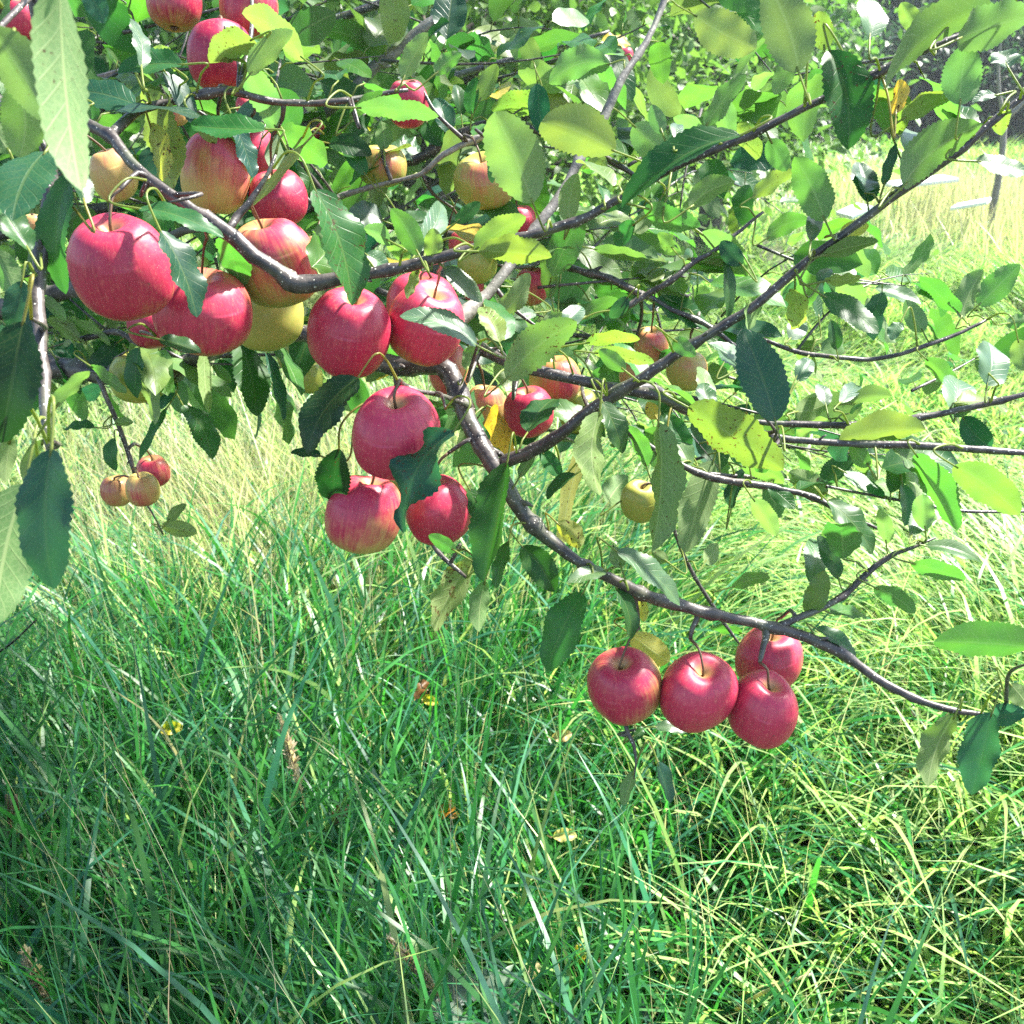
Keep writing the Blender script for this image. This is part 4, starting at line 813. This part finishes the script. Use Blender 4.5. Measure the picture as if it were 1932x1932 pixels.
order = sorted(range(len(made)), key=lambda i: -made[i][0])
foliage = MB(); twigs = MB()
LLAB = {'y': 'yellow leaf with brown rust spots', 's': 'yellowing leaf speckled with rust', 'w': 'leaf shining white with reflected sky', 'b': 'blue-green glossy leaf', 'k': 'dark leaf in shade'}
for rank, i in enumerate(order):
    area, key, kind, m, B, A, S = made[i]
    if rank < 100:
        o = m.build('leaf', LEAF, BOBJ[key], loc=B)
        if kind in LLAB: o['label'] = LLAB[kind]
    else:
        for v, f, c, uv in zip(m.v, m.f, m.c, m.uv):
            foliage.v.append(v); foliage.c.append(c); foliage.uv.append(uv)
        off = 0
        for v, f in zip(m.v, m.f): foliage.f.append(f + foliage.n)
        foliage.n += m.n
    g_ = np.linalg.norm(A - S)
    if g_ > .012:       # the side twig the leaf grows on
        mid = (A + S) / 2 + rng.normal(size=3) * .012
        tube(twigs, catmull([[*S, .0021], [*mid, .0016], [*A, .0010]], .01), 6, rough=.05)
for (o, end, tgt, axis) in apple_objs:
    if end is not None:
        g_ = np.linalg.norm(tgt - end)
        tube(twigs, catmull([[*tgt, .0024], [*((tgt + end) / 2 + np.array([0, 0, .004]) + rng.normal(size=3) * .004), .0019], [*end, .0015]], .008), 8, rough=.06)

# the bushy inside of the tree behind the branches in front: leafy twigs at many depths
def density(u, v):
    if v > 1080 or u > 1940: return 0.0
    low = np.interp(u, [-200, 0, 150, 450, 620, 900, 1050, 1350, 1500, 1940], [800, 790, 700, 690, 640, 720, 930, 960, 880, 620])
    if v > low: return 0.03 if v < low + 60 else 0
    base = np.interp(u, [-200, 500, 900, 1200, 1350, 1500, 1940], [1.0, 1, .95, .75, .5, .24, .14])
    if u > 850 and v < 260: base *= .3
    elif u > 700 and v < 160: base *= .5
    return base
def leafy_twig(p0, dirn, length, depth_r, n, r, size=1.0, rad=.002):
    t = np.linspace(0, 1, 7); side = unit(np.cross(dirn, r.normal(size=3)))
    pts = p0 + dirn * (t * length)[:, None] + side * (np.sin(t * 3) * length * .08)[:, None] + np.array([0, 0, -1]) * (t ** 2 * length * .10)[:, None]
    tube(twigs, np.concatenate([pts, (rad * (1 - .75 * t))[:, None]], 1), 6, rough=.05)
    for k in range(n):
        s = (k + r.uniform(.2, 1)) / n; j = min(5, int(s * 6)); A = pts[j] + (pts[j + 1] - pts[j]) * (s * 6 - j)
        o = unit(np.cross(dirn, r.normal(size=3))); pd = unit(o * .9 + dirn * r.uniform(.2, .9) + np.array([0, 0, r.uniform(-.2, .4)]))
        B = A + pd * r.uniform(.012, .03); L = r.uniform(.045, .088) * size
        T = B + unit(pd + dirn * .2 + r.normal(size=3) * .4 + np.array([0, 0, -.35])) * L
        nn = unit(r.normal(size=3) * .55 + np.array([.1, -.1, 1]))
        kind = r.choice(['d', 'g', 'l', 'b', 's', 'y', 'k'], p=[.25, .30, .24, .12, .05, .01, .03])
        leaf_geo(foliage, B, T, nn, L * r.uniform(.42, .6), leaf_tint(kind, r), rows=11, cols=5, fold=r.uniform(.1, .4), curl=r.uniform(0, .1), droop=r.uniform(0, .15), bend=r.normal() * .03, wave=r.uniform(.03, .1), tooth=0, r=r)
        tube(foliage, [[*A, .001], [*((A + B) / 2 + np.array([0, 0, .003])), .0008], [*B, .0007]], 4, (.15, .19, .06, 0))
r = np.random.default_rng(5)
made_t = 0; tries = 0
while made_t < 150 and tries < 4000:
    tries += 1
    u, v = r.uniform(-120, 1940), r.uniform(-160, 1000)
    if r.uniform() > density(u, v): continue
    d = r.uniform(1.12, 1.95) if u < 1350 else r.uniform(1.05, 1.5)
    p = P(u, v, d)
    if p[2] < .45: continue
    dirn = unit(np.array([r.uniform(-.3, 1), r.uniform(-.5, .6), r.uniform(-.45, .5)]))
    ln = r.uniform(.14, .3)
    uu, vv, _ = project(p + dirn * ln)
    if density(uu, vv) == 0: continue
    leafy_twig(p, dirn, ln, 0, int(ln * 36), r); made_t += 1
# main stretches that carry those twigs, deeper in the tree
for (row) in [[(-150, 250, 1.5, 30), (200, 150, 1.55, 24), (560, 60, 1.6, 18), (900, -60, 1.6, 10)], [(-150, 480, 1.5, 26), (300, 380, 1.55, 22), (700, 420, 1.6, 16), (1050, 480, 1.6, 10), (1300, 560, 1.6, 6)],
              [(200, 560, 1.4, 16), (600, 520, 1.5, 14), (900, 620, 1.5, 10), (1150, 640, 1.45, 8), (1400, 720, 1.4, 5)], [(350, 300, 1.7, 14), (800, 160, 1.8, 12), (1150, 60, 1.8, 8)]]:
    c = catmull([[*P(u, v, d), t / 2 * d / F] for u, v, d, t in row], .02); tube(twigs, c, 8, rough=.05)
# leaves along the near branches themselves, few and small
for key in ('bough', 'sweep', 'runner', 'rear', 'cross', 'low', 'upper', 'thinmid', 'runner2', 'shoot'):
    idx = [k for k in range(len(SK)) if SK[k] == key and -20 < SU[k] < 1950 and SV[k] > 0]
    for k in r.choice(idx, min(len(idx), {'bough': 9, 'sweep': 9, 'runner': 8, 'rear': 8, 'cross': 8, 'low': 10, 'upper': 5, 'thinmid': 6, 'runner2': 7, 'shoot': 3}[key]), replace=False):
        A = S3[k, :3]
        if (np.hypot(AU - SU[k], AV - SV[k]) < APX).any(): continue
        pd = unit(np.array([r.normal() * .5, r.uniform(.1, .9), r.uniform(-.5, .7)])); B = A + pd * r.uniform(.012, .028); L = r.uniform(.035, .07)
        T = B + unit(pd + r.normal(size=3) * .5 + np.array([0, .2, -.2])) * L
        kind = r.choice(['d', 'g', 'l', 's', 'b'], p=[.22, .33, .25, .1, .1])
        leaf_geo(foliage, B, T, unit(r.normal(size=3) * .5 + np.array([.1, -.2, 1])), L * r.uniform(.45, .6), leaf_tint(kind, r), rows=20, cols=7, fold=r.uniform(.1, .35), wave=r.uniform(.03, .1), tooth=.05, r=r)
        tube(foliage, [[*A, .001], [*((A + B) / 2 + np.array([0, 0, .004])), .0008], [*B, .0007]], 4, (.15, .19, .06, 0))
# unseen crown overhead, laid out to cast shade on the grass at lower left
over = MB()
for cl in shade_crown_limbs:
    n = 210; k = r.integers(len(cl) // 4, len(cl), n); B = cl[k, :3] + r.normal(size=(n, 3)) * np.array([.30, .26, .16])
    B[:, 2] = np.maximum(B[:, 2], 2.28)
    L = r.uniform(.055, .095, n)
    small_leaves(over, B, r.normal(size=(n, 3)) + [0, 0, -.3], r.normal(size=(n, 3)) * .6 + [0, 0, 1], L, L * r.uniform(.45, .6, n), np.array([leaf_tint('g', r) for _ in range(n)]))
tag(foliage.build('foliage', LEAF, tree), kind='stuff')
tag(over.build('foliage', LEAF, tree), kind='stuff')  # leaf mass out of view, added to shade the grass
tag(twigs.build('fine_twigs', BARK, tree), kind='stuff')

# small far apples in the crowns behind: each one its own object
far_apples = [(845, 72, 13, 1.0, 3.6, 'far small red apple in the hazy crown, upper one of a close pair'), (842, 94, 14, .8, 3.55, 'far small pink apple in the hazy crown, lower one of a close pair'),
              (766, 47, 9, .7, 4.5, 'far tiny brownish apple beside the thick grey branch top'), (1181, 105, 14, .9, 3.4, 'far red apple just left of the steep dark twig, upper centre'),
              (1231, 153, 10, .8, 4.6, 'far dim red apple right of the steep dark twig'), (1022, 88, 10, .6, 4.6, 'far dim apple in the middle of the hazy crown')]
for i, (u, v, rx, bl, d, lab) in enumerate(far_apples):
    src = bpy.data.objects['apple.004']; o = src.copy(); C.objects.link(o)
    c = P(u, v, d); s = rx * d / F / AC[4][1]
    o.location = c; o.scale = (s, s, s * .85); o.color = (bl, .6, .3, 1); o.rotation_euler = (0, 0, R(-90 + 30 * i))
    o['label'] = lab; o['group'] = 'far apples in the crowns behind'
    st = [x for x in src.children if x.name.startswith('stem')][0].copy(); C.objects.link(st); st.parent = o

# ------------------------------------------------------------------ small things in the grass
def ground_point(u, v, h):
    ray = FWD + (u - 966) / F * RIGHT - (v - 966) / F * UP
    d = (h - CAM[2]) / ray[2]; return CAM + d * ray, d
def fallen_leaf(u, v, wpx, tint, rot, label, h=.22):
    c, d = ground_point(u, v, h - .07); L = wpx / F * d; m = MB(); rr = np.random.default_rng(int(u + v))
    a = np.array([math.cos(rot), math.sin(rot) * .6, .35 * math.sin(rot)]); a = unit(a) * L / 2
    leaf_geo(m, c - a, c + a, unit(np.array([.1, -.6, .8]) + rr.normal(size=3) * .2), L * .6, np.array(tint), rows=16, cols=7, fold=.5, curl=.15, wave=.18, tooth=.04, r=rr)
    tube(m, [[*(c - a * 1.5 + [0, 0, .004]), .0008], [*(c - a * 1.2), .0009], [*(c - a), .0008]], 6, (.2, .12, .05, 0))
    tag(m.build('fallen_leaf', LEAF, loc=c), label, 'fallen leaf', 'fallen leaves caught in the grass')
fallen_leaf(795, 1302, 44, (.12, .05, .02, .3), 1.2, 'curled dark brown dead leaf caught upright in grass, centre', 0.44)
fallen_leaf(812, 1322, 34, (.42, .36, .03, .4), -.6, 'small yellow leaf just beneath the curled dark brown one in the grass', 0.42)
fallen_leaf(645, 1538, 48, (.14, .075, .05, .3), 1.1, 'brown folded dead leaf deep in shaded grass at lower centre', 0.38)
fallen_leaf(848, 1535, 60, (.40, .17, .02, .6), .2, 'orange rusty leaf glowing low in the dark grass', 0.30)
fallen_leaf(1066, 1578, 46, (.45, .40, .16, .1), .1, 'pale yellow leaf lying behind a grass blade, right of the orange one', 0.40)
fallen_leaf(1006, 1834, 42, (.50, .40, .24, .1), 1.3, 'pale buff leaf standing in the grass near the bottom edge', 0.42)
fallen_leaf(1092, 1800, 42, (.45, .36, .03, .4), 1.5, 'bright yellow leaf between blades near the bottom, beside the pale buff one', 0.36)
fallen_leaf(325, 1374, 46, (.42, .38, .04, .3), .1, 'yellow leaf in the sunlit grass at left', 0.42)
fallen_leaf(218, 1642, 40, (.42, .33, .20, .1), .8, 'faded tan leaf tangled in stalks at lower left', 0.44)
fallen_leaf(1060, 1388, 40, (.36, .26, .14, .2), .3, 'tan dry leaf in the grass below the single dark green hanging leaf', 0.42)

def stalk(name, pts, label, cat, tint, rad, head=None):
    q = [ (ground_point(u, v, h)[0]) for u, v, h in pts]; m = MB(); root = empty(name, q[0]); tag(root, label, cat)
    tube(m, catmull([[*p, rad * (1 - .5 * k / len(q))] for k, p in enumerate(q)], .02), 6, (*tint, 0), .05); m.build('stem', BLADE, root)
    if head:
        hb = MB(); a, b = q[head[0]], q[head[1]]; n = 150; t = rng.uniform(0, 1, n); ax = unit(b - a)
        B = a + (b - a) * t[:, None]; A = ax + rng.normal(size=(n, 3)) * .42
        L = .011 * (.6 + np.sin(t * 3.0)); small_leaves(hb, B, A, rng.normal(size=(n, 3)), L, L * .38, np.tile([.42, .34, .26, 0], (n, 1)) * np.array([1, 1, 1, 0]) * rng.uniform(.7, 1.2, (n, 1)))
        hb.build('seed_head', BLADE, root)
stalk('grass_stalk', [(130, 2010, .1), (100, 1905, .36), (72, 1850, .42), (45, 1790, .47)], 'fluffy buff grass seed head leaning over at the lower left corner', 'seed head', (.40, .33, .2), .0014, (1, 3))
stalk('grass_stalk', [(900, 1960, .1), (850, 1900, .36), (800, 1830, .42), (735, 1770, .47)], 'grey-purple grass seed head slanting through shaded grass at lower centre', 'seed head', (.36, .3, .2), .0014, (1, 3))
stalk('grass_stalk', [(620, 1800, .1), (570, 1500, .38), (545, 1430, .44), (528, 1350, .5)], 'upright pale feathery grass seed head left of centre', 'seed head', (.40, .33, .2), .0013, (1, 3))
stalk('dry_stalk', [(1360, 1925, .2), (1440, 1872, .3), (1530, 1838, .34)], 'thick pale broken straw stalk lying near the bottom edge, right of centre', 'dry stalk', (.5, .43, .3), .0028)
stalk('dry_stalk', [(1380, 1880, .22), (1460, 1858, .3), (1528, 1840, .34)], 'thinner straw stalk meeting the thick broken one at its tip', 'dry stalk', (.46, .40, .28), .002)
stalk('dead_twig', [(-30, 1248, .5), (20, 1215, .54), (45, 1192, .56), (68, 1170, .58)], 'thin black dead twig poking in at the left edge below the big leaves', 'twig', (.02, .016, .012), .0022)
for k, (dx, col) in enumerate([(0, (.2, .13, .08)), (10, (.30, .22, .14)), (22, (.12, .08, .05))]):
    stalk('dead_grass_stalk', [(48 + dx, 1850, .1), (30 + dx, 1660, .3), (12 + dx * .8, 1500, .48)], ['brown dead plant stalk standing at the left edge, leftmost of three', 'buff dead plant stalk standing at the left edge, middle of three', 'dark dead plant stalk standing at the left edge, rightmost of three'][k], 'dead stalk', col, .0035)
# silvery cut-leaved plant at the bottom edge
c0, d0 = ground_point(892, 1905, .36); root = empty('silver_plant', (c0[0], c0[1], 0)); tag(root, 'silvery blue-green cut-leaved plant at the bottom edge', 'plant')
m = MB(); tube(m, [[c0[0], c0[1], 0, .002], [c0[0], c0[1], .2, .002], [*(c0 - [0, 0, .01]), .0015]], 6, (.1, .14, .09, 0)); m.build('stem', BLADE, root)
for k in range(9):
    a = k * 2 * math.pi / 9 + rng.normal() * .2; dr = np.array([math.cos(a), math.sin(a), .12 + rng.normal() * .15]); m = MB()
    for j in range(5):
        q = unit(dr + np.cross(dr, [0, 0, 1]) * (j - 2) * .28); leaf_geo(m, c0 + dr * .012, c0 + dr * .012 + q * rng.uniform(.045, .07), np.array([0, -.3, 1.]), .012, np.array([.13, .20, .15, 0]), rows=8, cols=3, tooth=0, wave=0)
    m.build('leaf', BLADE, root)
